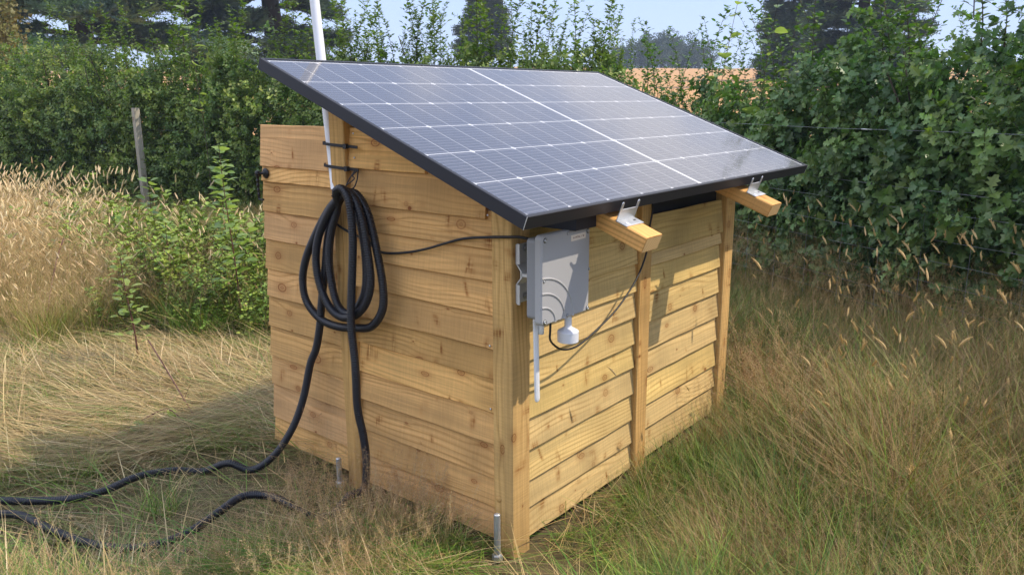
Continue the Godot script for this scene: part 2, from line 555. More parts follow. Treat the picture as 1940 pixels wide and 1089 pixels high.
func build_shed() -> void:
	var s := thing("timber_shed", "small pale timber shed of overlapping boards standing under the solar panel", "shed")
	var face_side := Basis(Vector3(0, 0, 1), Vector3(0, 1, 0), Vector3(-1, 0, 0))
	# posts
	post(s, 0.0, 0.0, 0.085, 0.075, 1.085)
	post(s, 0.0, -0.707, 0.08, 0.076, panel_under(-0.707) - 0.075, 1)
	post(s, 0.718, 0.0, 0.078, 0.06, 1.085, 1)
	post(s, 1.412, 0.0, 0.079, 0.075, 1.085)
	post(s, 1.412, -0.707, 0.079, 0.076, panel_under(-0.707) - 0.075, 1)
	# rafters under the panel
	var slope := Basis(Vector3.RIGHT, 0.3657) # z axis runs down the slope
	var along := slope * Basis(Vector3(0, 0, 1), Vector3(0, 1, 0), Vector3(-1, 0, 0))
	for q in [[0.288, 0.316, 1.22, 0.088], [1.172, 0.318, 1.22, 0.092]]:
		var top: Vector3 = Vector3(q[0], panel_under(q[1]) - 0.022, q[1])
		var o: Vector3 = top - slope * Vector3(0, 0.047, 0) - slope * Vector3(0, 0, q[2])
		var rf := part("rafter", timber(q[2], q[3], 0.047), M.wood_rafter, s, Transform3D(along, o))
		var cap := begin(true)
		for t in [[0, 1, 2], [0, 2, 3]]:
			var cs := [Vector3(q[2] + 0.001, 0.0025, 0.0025), Vector3(q[2] + 0.001, 0.0445, 0.0025), Vector3(q[2] + 0.001, 0.0445, q[3] - 0.0025), Vector3(q[2] + 0.001, 0.0025, q[3] - 0.0025)]
			var us := [Vector2(0, 0), Vector2(0, 0.55), Vector2(1, 0.55), Vector2(1, 0)]
			tri(cap, cs[t[0]], cs[t[1]], cs[t[2]], Vector3.ZERO, us[t[0]], us[t[1]], us[t[2]])
		part("end_grain", done(cap), M.end_grain, rf)
		build_clip(s, slope, top, q[3])
	for x in [0.0, 1.412]:
		var o := Vector3(x + 0.078, panel_under(-0.80) - 0.004, -0.80) - slope * Vector3(0, 0.07, 0)
		part("wall_plate", timber(0.85, 0.078, 0.066), M.wood_rafter, s, Transform3D(along, o))
	# front boards in two bays
	var bots := [0.035, 0.135, 0.2268, 0.329, 0.4316, 0.5185, 0.619, 0.715, 0.815, 0.915]
	for i in bots.size():
		var h: float = (bots[i + 1] - bots[i] + 0.024) if i < 9 else 0.12
		board(s, 0.628 + R(-0.004, 0.006), h, M.wood_front, Transform3D(Basis.IDENTITY, Vector3(0.088, bots[i], -0.032)))
	var bots2 := [0.04, 0.158, 0.254, 0.369, 0.474, 0.581, 0.691, 0.791, 0.839]
	for i in bots2.size():
		var h: float = (bots2[i + 1] - bots2[i] + 0.024) if i < 8 else 0.135
		board(s, 0.606 + R(-0.006, 0.006), h, M.wood_front, Transform3D(Basis.IDENTITY, Vector3(0.799, bots2[i], -0.032)))
	# side boards; the upper ones are cut to the slope
	var bs := [0.039, 0.145, 0.2436, 0.356, 0.459, 0.567, 0.660, 0.765, 0.8645, 0.962, 1.048, 1.165]
	for i in bs.size():
		var h: float = (bs[i + 1] - bs[i] + 0.024) if i < 11 else 0.13
		var len_ := 0.632
		if bs[i] + h > 1.10: len_ = clampf(-0.075 - ((1.165 - bs[i] - h * 0.35) / 0.383 - 0.035) + 0.632 - 0.6 + 0.6, 0.3, 0.632)
		if i == 11: len_ = 0.36
		elif i == 10: len_ = 0.60
		elif i < 10: len_ = 0.632
		board(s, len_, h, M.wood_side, Transform3D(face_side, Vector3(0.034, bs[i], -0.709)))
	# far side and the inner rear posts' boards are plain
	for i in 10:
		board(s, 0.632, 0.128, M.wood_side, Transform3D(Basis(Vector3(0, 0, -1), Vector3(0, 1, 0), Vector3(1, 0, 0)), Vector3(1.462, 0.04 + i * 0.104, -0.074)))
	# right-hand leaf at the back, shut
	for i in 12:
		board(s, 1.25, 0.128, M.wood_side, Transform3D(Basis(Vector3(-1, 0, 0), Vector3(0, 1, 0), Vector3(0, 0, -1)), Vector3(1.41, 0.05 + i * 0.101, -0.76)))
	# black sheet tucked behind the top of the front
	part("black_sheet", bar(0.09, 1.408, 0.80, 1.10, -0.052, -0.049, 0.0005), M.sheet, s)
	part("black_flap", bar(0.10, 0.235, 1.028, 1.080, 0.020, 0.150, 0.001), M.sheet, s)
	# bolt head at the foot of the near post, nail heads on the rear one
	var bh := lathe_mesh([Vector2(0, 0.006), Vector2(0.006, 0.005), Vector2(0.010, 0.002), Vector2(0.011, 0.0), Vector2(0.0, 0.0)], 14)
	part("bolt_head", bh, M.wood_post[1], s, Transform3D(Basis(Vector3(0, 0, 1), PI / 2), Vector3(0.0, 0.190, -0.055)))
	var nh := lathe_mesh([Vector2(0, 0.0015), Vector2(0.0035, 0.001), Vector2(0.0035, 0.0), Vector2(0.0, 0.0)], 8)
	for q in [Vector3(0.012, 1.278, -0.672), Vector3(0.014, 1.2, -0.675), Vector3(0.016, 1.06, -0.10), Vector3(0.0125, 0.67, -0.095), Vector3(0.0125, 0.47, -0.095)]:
		part("nail_head", nh, M.zinc, s, Transform3D(Basis(Vector3(0, 0, 1), PI / 2), q))
	# the open leaf, swung out in line with the side wall
	var st := begin(true)
	prism(st, rect(0.0, 0.045, -0.06, -0.022), 0.03, 0.40, 1)
	var hinge := Node3D.new(); hinge.name = "door"; s.add_child(hinge)
	hinge.position = Vector3(0.040, 0.0, -1.222); hinge.rotation.y = 0.0
	for y in [0.20, 0.66, 1.12]:
		part("batten", bar(0.02, 0.405, y, y + 0.05, -0.038, -0.002), M.wood_door[0], hinge, Transform3D(face_side, Vector3.ZERO))
	part("edge_strip", timber(1.18, 0.034, 0.04), M.wood_door[1], hinge, Transform3D(Basis(Vector3(0, 1, 0), Vector3(0, 0, 1), Vector3(1, 0, 0)), Vector3(0.003, 0.11, 0.0)))
	var bd := [0.045, 0.142, 0.285, 0.404, 0.527, 0.648, 0.757, 0.872, 0.980, 1.092, 1.147]
	var widen := 0.0
	for i in bd.size():
		var h: float = (bd[i + 1] - bd[i] + 0.024) if i < 10 else 0.150
		widen = 0.05 * (1.0 - bd[i] / 1.2)
		board(hinge, 0.425 + widen + R(-0.003, 0.003), h, M.wood_door, Transform3D(face_side, Vector3(0.0, bd[i], -widen)))
	build_hook(hinge)

# zinc stop plate that holds the panel's lower edge
func build_clip(s: Node3D, slope: Basis, top: Vector3, w: float) -> void:
	var st := begin(true)
	var c := Vector3(top.x - w * 0.5, top.y, top.z)
	var hw := 0.047
	# lying leaf
	var z0 := -0.106; var z1 := -0.068
	var xf := Transform3D(slope, c)
	var bx := func(x0, x1, y0, y1, za, zb):
		var cs := []
		for x in [x0, x1]:
			for y in [y0, y1]:
				for z in [za, zb]: cs.append(xf * Vector3(x, y, z))
		var m: Vector3 = (cs[0] + cs[7]) * 0.5
		for f in [[0, 1, 3, 2], [4, 5, 7, 6], [0, 1, 5, 4], [2, 3, 7, 6], [0, 2, 6, 4], [1, 3, 7, 5]]:
			tri(st, cs[f[0]], cs[f[1]], cs[f[2]], m); tri(st, cs[f[0]], cs[f[2]], cs[f[3]], m)
	bx.call(-hw, hw, 0.0005, 0.003, z0, z1)
	# upright with two prongs, leaning a little over the frame
	bx.call(-hw, hw, 0.003, 0.036, z0, z0 + 0.0025)
	for sx in [-1.0, 1.0]:
		var a: float = sx * hw; var b: float = sx * (hw - 0.010)
		bx.call(minf(a, b), maxf(a, b), 0.036, 0.054, z0, z0 + 0.0025)
		var mid := (a + b) * 0.5
		var prev := Vector3(mid + 0.005, 0.054, z0)
		for k in range(1, 7):
			var an := PI * k / 6.0
			var nx := Vector3(mid + cos(an) * 0.005, 0.054 + sin(an) * 0.005, z0)
			for dz in [0.0, 0.0025]:
				tri(st, xf * (Vector3(mid, 0.054, z0 + dz)), xf * (prev + Vector3(0, 0, dz)), xf * (nx + Vector3(0, 0, dz)), xf * Vector3(mid, 0.054, z0 + 0.00125))
			tri(st, xf * prev, xf * nx, xf * (nx + Vector3(0, 0, 0.0025)), xf * Vector3(mid, 0.054, z0))
			tri(st, xf * prev, xf * (nx + Vector3(0, 0, 0.0025)), xf * (prev + Vector3(0, 0, 0.0025)), xf * Vector3(mid, 0.054, z0))
			prev = nx
	var cl := part("stop_plate", done(st), M.zinc, s)
	var sc := lathe_mesh([Vector2(0.0022, 0.0012), Vector2(0.003, 0.0022), Vector2(0.0068, 0.0018), Vector2(0.0075, 0.0), Vector2(0.0, 0.0)], 16)
	part("screw", sc, M.pvc, cl, Transform3D(slope, xf * Vector3(-hw + 0.019, 0.003, z1 - 0.010)))
	part("slot", bar(hw - 0.026, hw - 0.014, 0.003, 0.0034, -0.092, -0.087, 0.0001), M.dark, cl, xf)

func build_hook(door: Node3D) -> void:
	var side := Basis(Vector3(0, 0, 1), PI / 2)
	var st := begin()
	var loc := Transform3D(side, Vector3.ZERO)
	var rose := lathe_mesh([Vector2(0, 0.006), Vector2(0.012, 0.006), Vector2(0.019, 0.003), Vector2(0.0195, 0.0), Vector2(0, 0)], 20)
	# one forged piece: rose, neck, eye and twisted shank with a curled toe
	st.append_from(rose, 0, loc)
	var neck := PackedVector3Array([Vector3(0, 0, 0), Vector3(-0.012, 0, -0.004), Vector3(-0.020, 0, -0.018)])
	tube(st, neck, [0.005], 8)
	var ball := []
	for k in 9: ball.append(Vector2(0.0102 * sin(PI * k / 8.0), 0.0112 * cos(PI * k / 8.0)))
	lathe(st, ball, 12, Vector3(-0.022, 0.0, -0.020))
	var path := PackedVector3Array()
	var rad := []
	for i in 30:
		var t := i / 29.0
		path.append(Vector3(-0.022, -0.006 - t * 0.075, -0.020 - 0.002 * sin(t * 3.0)))
		rad.append(0.0055 + 0.0014 * sin(t * 28.0) - t * 0.001)
	for q in [Vector3(-0.022, -0.090, -0.023), Vector3(-0.022, -0.096, -0.018), Vector3(-0.021, -0.097, -0.006), Vector3(-0.021, -0.095, 0.004)]:
		path.append(q); rad.append(0.0045)
	tube(st, path, rad, 8)
	part("cabin_hook", done(st), M.iron, door, Transform3D(Basis.IDENTITY, Vector3(-0.021, 1.122, 0.030)))

# ------------------------------------------------------------------ panel
func build_panel() -> void:
	var W := 1.903; var H := 1.134; var T := 0.035
	var p := thing("solar_panel", "large black framed solar panel tilted over the timber shed as its roof", "solar panel", Vector3(-0.2061, 1.1081, 0.2198))
	# own axes: x along the lower edge, y up the slope, z out of the glass
	p.basis = Basis(Vector3(1, 0, 0), Vector3(0, 0.35757, -0.93389), Vector3(0, 0.93389, 0.35757))
	var lip := 0.011
	# frame bars with mitred corners
	var o := [Vector3(0, 0, 0), Vector3(W, 0, 0), Vector3(W, H, 0), Vector3(0, H, 0)]
	var i_ := [Vector3(lip, lip, 0), Vector3(W - lip, lip, 0), Vector3(W - lip, H - lip, 0), Vector3(lip, H - lip, 0)]
	var dn := Vector3(0, 0, -T)
	for k in 4:
		var k2 := (k + 1) % 4
		var st := begin(true)
		var b := 0.0012
		var dirv: Vector3 = (o[k2] - o[k]).normalized()
		var inw: Vector3 = Vector3(-dirv.y, dirv.x, 0)
		var a0: Vector3 = o[k] + dirv * 0.0005; var a1: Vector3 = o[k2] - dirv * 0.0005
		var c: Vector3 = (o[k] + o[k2]) * 0.5 + inw * lip * 0.5 + dn * 0.5
		# outer wall, bevel, top lip, inner wall, bottom flange
		var rows := [[a0 + dn, a1 + dn], [a0 - Vector3(0, 0, b), a1 - Vector3(0, 0, b)], [a0 + inw * b + dirv * b, a1 + inw * b - dirv * b], [i_[k], i_[k2]], [i_[k] + dn * 0.92, i_[k2] + dn * 0.92], [i_[k] + inw * 0.016 + dirv * 0.016 + dn * 0.96, i_[k2] + inw * 0.016 - dirv * 0.016 + dn * 0.96], [i_[k] + inw * 0.016 + dirv * 0.016 + dn, i_[k2] + inw * 0.016 - dirv * 0.016 + dn]]
		for q in rows.size():
			var r0: Array = rows[q]; var r1: Array = rows[(q + 1) % rows.size()]
			tri(st, r0[0], r0[1], r1[1], c); tri(st, r0[0], r1[1], r1[0], c)
		part("frame_bar", done(st), M.frame, p)
	for q in [[Vector3(0, 0, 0), 0.0], [Vector3(W, 0, 0), 0.0]]:
		var c0: Vector3 = q[0]
		part("corner_joint", bar(-0.0008, 0.0008, -0.0008, 0.0008, -T, 0.0003, 0.0002), M.zinc, p, Transform3D(Basis.IDENTITY, c0))
	# white back sheet
	var bk := begin(true)
	prism(bk, rect(lip * 0.6, H - lip * 0.6, -0.0085, -0.0050, 0.0002), lip * 0.6, W - lip * 0.6)
	part("back_sheet", done(bk), mat(Color(0.56, 0.56, 0.58), 0.6), p)
	# 120 half cells
	var cm := cell_material()
	var mx := 0.021; var my := 0.016; var mid := 0.013
	var pu := (W - 2 * mx - mid) / 20.0
	var pv := (H - 2 * my) / 6.0
	var cw := pu - 0.0022; var ch := pv - 0.0040
	var cells := []
	for flip in 2:
		var st := begin(true)
		var k := 0.0075
		var pts := [Vector3(0, 0, 0), Vector3(cw, 0, 0), Vector3(cw, ch, 0), Vector3(0, ch, 0)]
		# the two corners away from the cut are clipped
		if flip == 0: pts = [Vector3(k, 0, 0), Vector3(cw, 0, 0), Vector3(cw, ch, 0), Vector3(k, ch, 0), Vector3(0, ch - k, 0), Vector3(0, k, 0)]
		else: pts = [Vector3(0, 0, 0), Vector3(cw - k, 0, 0), Vector3(cw, k, 0), Vector3(cw, ch - k, 0), Vector3(cw - k, ch, 0), Vector3(0, ch, 0)]
		for q in range(1, pts.size() - 1):
			var uv := []
			for w in [0, q, q + 1]: uv.append(Vector2(pts[w].x / cw, pts[w].y / ch))
			tri(st, pts[0], pts[q], pts[q + 1], Vector3(cw * 0.5, ch * 0.5, -1), uv[0], uv[1], uv[2])
		# thin edge so that a cell has depth
		for q in pts.size():
			var a: Vector3 = pts[q]; var b: Vector3 = pts[(q + 1) % pts.size()]
			tri(st, a, b, b - Vector3(0, 0, 0.00015), Vector3(cw * 0.5, ch * 0.5, 0)); tri(st, a, b - Vector3(0, 0, 0.00015), a - Vector3(0, 0, 0.00015), Vector3(cw * 0.5, ch * 0.5, 0))
		cells.append(done(st))
	for j in 6:
		for i in 20:
			var x := mx + i * pu + (mid if i >= 10 else 0.0)
			part("cell", cells[i % 2], cm[rng.randi() % cm.size()], p, Transform3D(Basis.IDENTITY, Vector3(x, my + j * pv + 0.0020, -0.0048)))
	# glass
	var gl := StandardMaterial3D.new()
	gl.transparency = BaseMaterial3D.TRANSPARENCY_ALPHA
	gl.albedo_color = Color(0.9, 0.95, 1.0, 0.04)
	gl.roughness = 0.08
	gl.metallic_specular = 0.40
	var gs := begin(true)
	var z := -0.0016
	tri(gs, Vector3(lip * 0.7, lip * 0.7, z), Vector3(W - lip * 0.7, lip * 0.7, z), Vector3(W - lip * 0.7, H - lip * 0.7, z), Vector3(0, 0, -5))
	tri(gs, Vector3(lip * 0.7, lip * 0.7, z), Vector3(W - lip * 0.7, H - lip * 0.7, z), Vector3(lip * 0.7, H - lip * 0.7, z), Vector3(0, 0, -5))
	part("glass", done(gs), gl, p)

func cell_material() -> Array:
	var out := []
	var n := FastNoiseLite.new(); n.seed = 12; n.frequency = 0.05; n.fractal_octaves = 3
	for v in 3:
		var w := 96; var h := 192
		var im := Image.create(w, h, false, Image.FORMAT_RGB8)
		for y in h:
			var ph := fposmod((y + 0.5) / h * 10.0, 1.0)
			for x in w:
				var dust := 0.5 + 0.5 * n.get_noise_2d(x + v * 300, y)
				var c := Color(0.165 + 0.05 * dust, 0.16 + 0.05 * dust, 0.20 + 0.05 * dust)
				if x % 3 == 0: c = c.lightened(0.05)
				if absf(ph - 0.5) < 0.055: c = Color(0.47, 0.46, 0.50)
				im.set_pixel(x, y, c)
		var m := StandardMaterial3D.new()
		m.albedo_texture = ImageTexture.create_from_image(im)
		m.roughness = 0.5
		out.append(m)
	return out

# ------------------------------------------------------------------ sensor box
func build_sensor_box() -> void:
	var b := thing("sensor_box", "grey metal instrument box with arc ridges bracketed to the near corner post", "instrument box")
	var cx := 0.0845; var cy := 0.9035
	var body := part("body", slab(0.212, 0.226, 0.034, 0.012, 0.003), M.grey_body, b, Transform3D(Basis.IDENTITY, Vector3(cx - 0.002, cy, 0.074)))
	body.name = "body"
	var cover := part("cover", slab(0.231, 0.251, 0.022, 0.013, 0.004), M.grey, b, Transform3D(Basis.IDENTITY, Vector3(cx, cy, 0.108)))
	cover.name = "cover"
	# raised quarter rings in the lower left corner
	for q in [[0.062, 0.050], [0.107, 0.089], [0.148, 0.131]]:
		var pth := PackedVector3Array()
		for k in 25:
			var an := PI * 0.5 * k / 24.0
			pth.append(Vector3(-0.1135 + cos(an) * q[0], -0.1235 + sin(an) * q[1], 0.0215))
		part("ridge", tube_mesh(pth, [0.0034], 8), M.grey, cover)
	var scr := lathe_mesh([Vector2(0.0, 0.0012), Vector2(0.0015, 0.0012), Vector2(0.0018, 0.0030), Vector2(0.0045, 0.0034), Vector2(0.0058, 0.0020), Vector2(0.006, 0.0), Vector2(0, 0)], 12)
	var rec := lathe_mesh([Vector2(0.0075, 0.0004), Vector2(0.0, 0.0004)], 14)
	for q in [[-0.100, 0.1115, 1], [0.1035, 0.1125, 1], [0.1065, -0.1165, 1], [-0.100, -0.1155, 1], [0.0045, 0.1175, 0], [0.112, -0.0005, 0], [-0.1035, -0.0005, 0], [-0.0115, -0.0955, 0], [0.0065, -0.1185, 0]]:
		var xf := Transform3D(Basis(Vector3.RIGHT, PI / 2).scaled(Vector3.ONE * (1.0 if q[2] else 0.62)), Vector3(q[0], q[1], 0.0222))
		part("screw", scr, M.steel, cover, xf)
		part("screw_recess", rec, M.dark, cover, Transform3D(Basis(Vector3.RIGHT, PI / 2).scaled(Vector3.ONE * (1.0 if q[2] else 0.62)), Vector3(q[0], q[1], 0.0221)))
	# small cream label with a worn brown line of print
	var st := begin(true)
	prism(st, rect(-0.0088, 0.0088, 0.0, 0.0009, 0.0003), -0.036, 0.036)
	var lab := part("sticker", done(st), mat(Color(0.74, 0.66, 0.56), 0.6), cover, Transform3D(Basis(Vector3(0, 0, 1), 0.02), Vector3(0.0555, 0.1015, 0.0222)))
	var tm := TextMesh.new()
	var fnt := SystemFont.new(); fnt.font_names = PackedStringArray(["Droid Sans Mono"])
	tm.font = fnt
	tm.text = "5e11018a_1.5m"
	tm.font_size = 16; tm.pixel_size = 0.00044; tm.depth = 0.0003
	part("print", tm, mat(Color(0.22, 0.08, 0.04), 0.7), lab, Transform3D(Basis.IDENTITY, Vector3(0, 0.0005, 0.0011)))
	# connector on top
	var cn := lathe_mesh([Vector2(0.0, 0.030), Vector2(0.0035, 0.030), Vector2(0.0042, 0.020), Vector2(0.0065, 0.018), Vector2(0.0065, 0.010), Vector2(0.0095, 0.009), Vector2(0.0095, 0.0), Vector2(0, 0)], 8, true)
	part("aerial_connector", cn, M.steel, b, Transform3D(Basis.IDENTITY, Vector3(0.137, 1.0155, 0.093)))
	# black gland and white sensor head below
	var gd := lathe_mesh([Vector2(0, 0), Vector2(0.0115, 0), Vector2(0.0125, -0.006), Vector2(0.0125, -0.018), Vector2(0.010, -0.023), Vector2(0, -0.024)].map(func(v): return v) if true else [], 8, true)
	part("cable_gland", flip_lathe(gd), M.black, b, Transform3D(Basis.IDENTITY, Vector3(0.068, 0.792, 0.088)))
	var hd := [Vector2(0.0, -0.046), Vector2(0.029, -0.046), Vector2(0.0315, -0.0445), Vector2(0.0320, -0.015), Vector2(0.0312, -0.0125), Vector2(0.026, -0.009), Vector2(0.0125, -0.0015), Vector2(0.0108, 0.002), Vector2(0.0108, 0.060)]
	var hs := begin()
	hs.set_smooth_group(1)
	lathe(hs, hd, 28)
	part("sensor_head", done(hs), M.white, b, Transform3D(Basis.IDENTITY, Vector3(0.152, 0.732, 0.090)))
	# white paddle aerial hanging below
	var an := begin(true)
	var pf := PackedVector2Array()
	for k in 10:
		var a := TAU * k / 10.0
		pf.append(Vector2(cos(a) * 0.0105, sin(a) * 0.0055))
	prism(an, pf, 0.0, 0.25, 6)
	part("aerial", done(an), M.pvc, b, Transform3D(Basis(Vector3(0.035, -1, 0).normalized() * -1.0, Vector3(1, 0.035, 0).normalized(), Vector3(0, 0, -1)), Vector3(0.027, 0.540, 0.072)))
	part("aerial_tip", flip_lathe(lathe_mesh([Vector2(0.0105, 0.0), Vector2(0.009, -0.006), Vector2(0.005, -0.010), Vector2(0.0, -0.0115)], 12)), M.pvc, b, Transform3D(Basis(Vector3(1, 0, 0), Vector3(0, 1, 0), Vector3(0, 0, 0.52)), Vector3(0.027, 0.540, 0.072)))
	part("aerial_socket", lathe_mesh([Vector2(0, -0.03), Vector2(0.0085, -0.03), Vector2(0.0085, 0.02), Vector2(0.0, 0.02)], 12), M.pvc, b, Transform3D(Basis.IDENTITY, Vector3(0.0335, 0.765, 0.080)))
	# forked bracket on the post
	var k := Node3D.new(); k.name = "bracket"; b.add_child(k)
	var st2 := begin(true)
	var prof := [[0.085, 0.0035], [0.030, 0.0035], [0.010, 0.020], [-0.010, 0.020], [-0.030, 0.0035], [-0.085, 0.0035]]
	for q in prof.size() - 1:
		var y0: float = prof[q][0]; var zz0: float = prof[q][1]; var y1: float = prof[q + 1][0]; var zz1: float = prof[q + 1][1]
		prism(st2, PackedVector2Array([Vector2(y0, zz0 - 0.003), Vector2(y0, zz0 + 0.002), Vector2(y1, zz1 + 0.002), Vector2(y1, zz1 - 0.003)]), 0.012, 0.072)
	prism(st2, rect(-0.004, 0.004, 0.02, 0.075, 0.001), 0.012, 0.072)
	part("fork", done(st2), M.bracket, k, Transform3D(Basis.IDENTITY, Vector3(0.004, 0.901, 0.002)))
	var lip := begin(true)
	prism(lip, rect(0.030, 0.088, 0.005, 0.016, 0.001), 0.010, 0.014)
	prism(lip, rect(-0.088, -0.030, 0.005, 0.016, 0.001), 0.010, 0.014)
	part("flange", done(lip), M.bracket, k, Transform3D(Basis.IDENTITY, Vector3(0.004, 0.901, 0.002)))
	for y in [0.972, 0.832]:
		part("coach_screw", flip_lathe(lathe_mesh([Vector2(0, 0.006), Vector2(0.007, 0.006), Vector2(0.008, 0.002), Vector2(0.012, 0.001), Vector2(0.012, 0.0), Vector2(0, 0)], 6, true), false), M.steel, k, Transform3D(Basis(Vector3.RIGHT, PI / 2), Vector3(0.052, y, 0.0078)))
	part("nut_plate", bar(0.010, 0.026, 0.905, 0.925, 0.050, 0.073, 0.001), M.pvc, k)
	# cable from the gland up to the far side of the rafter
	var cb := [Vector3(0.068, 0.770, 0.088), Vector3(0.069, 0.735, 0.086), Vector3(0.079, 0.709, 0.078), Vector3(0.108, 0.684, 0.068), Vector3(0.154, 0.656, 0.062), Vector3(0.211, 0.641, 0.056), Vector3(0.277, 0.640, 0.050), Vector3(0.374, 0.661, 0.044), Vector3(0.493, 0.697, 0.038), Vector3(0.584, 0.741, 0.032), Vector3(0.661, 0.791, 0.026), Vector3(0.728, 0.858, 0.016), Vector3(0.755, 0.93, 0.008), Vector3(0.775, 1.01, 0.008), Vector3(0.802, 1.06, -0.02)]
	var c1 := part("sensor_cable", tube_mesh(spline(cb, 6), [0.0033], 8), M.black, self)
	tag(c1, "thin black cable sagging from the grey box gland to the middle front post", "cable")
	var c2 := part("aerial_cable", tube_mesh(spline([Vector3(0.137, 1.043, 0.093), Vector3(0.142, 1.066, 0.083), Vector3(0.17, 1.082, 0.06), Vector3(0.195, 1.07, 0.07), Vector3(0.204, 1.03, 0.085), Vector3(0.190, 0.98, 0.075), Vector3(0.16, 0.95, 0.068)], 6), [0.0045], 8), M.black, self)
	tag(c2, "short black cable looping from the box top past the near rafter", "cable")
	var sc := [Vector3(0.02, 1.00, -0.80), Vector3(-0.012, 0.996, -0.786), Vector3(-0.012, 0.972, -0.741), Vector3(-0.008, 0.954, -0.69), Vector3(0.010, 0.931, -0.63), Vector3(0.010, 0.908, -0.585), Vector3(0.008, 0.900, -0.539), Vector3(0.008, 0.913, -0.439), Vector3(0.006, 0.936, -0.344), Vector3(0.006, 0.958, -0.275), Vector3(0.004, 0.984, -0.188), Vector3(-0.008, 1.001, -0.085), Vector3(-0.010, 1.011, 0.003), Vector3(-0.004, 1.013, 0.04), Vector3(0.012, 1.005, 0.075)]
	var c3 := part("power_cable", tube_mesh(spline(sc, 6), [0.0042], 8), M.black, self)
	tag(c3, "black cable running along the side boards from behind the hose coil to the box", "cable")

func flip_lathe(m: ArrayMesh, _d := true) -> ArrayMesh:
	# rebuild with faces turned outwards
	var f := m.get_faces()
	var st := begin(true)
	var c := Vector3.ZERO
	for v in f: c += v
	c /= max(f.size(), 1)
	c.x = 0.0; c.z = 0.0
	for i in range(0, f.size(), 3):
		if (f[i] - f[i + 1]).length() < 1e-7 or (f[i + 2] - f[i + 1]).length() < 1e-7 or (f[i] - f[i + 2]).length() < 1e-7: continue
		tri(st, f[i], f[i + 1], f[i + 2], c)
	return done(st)

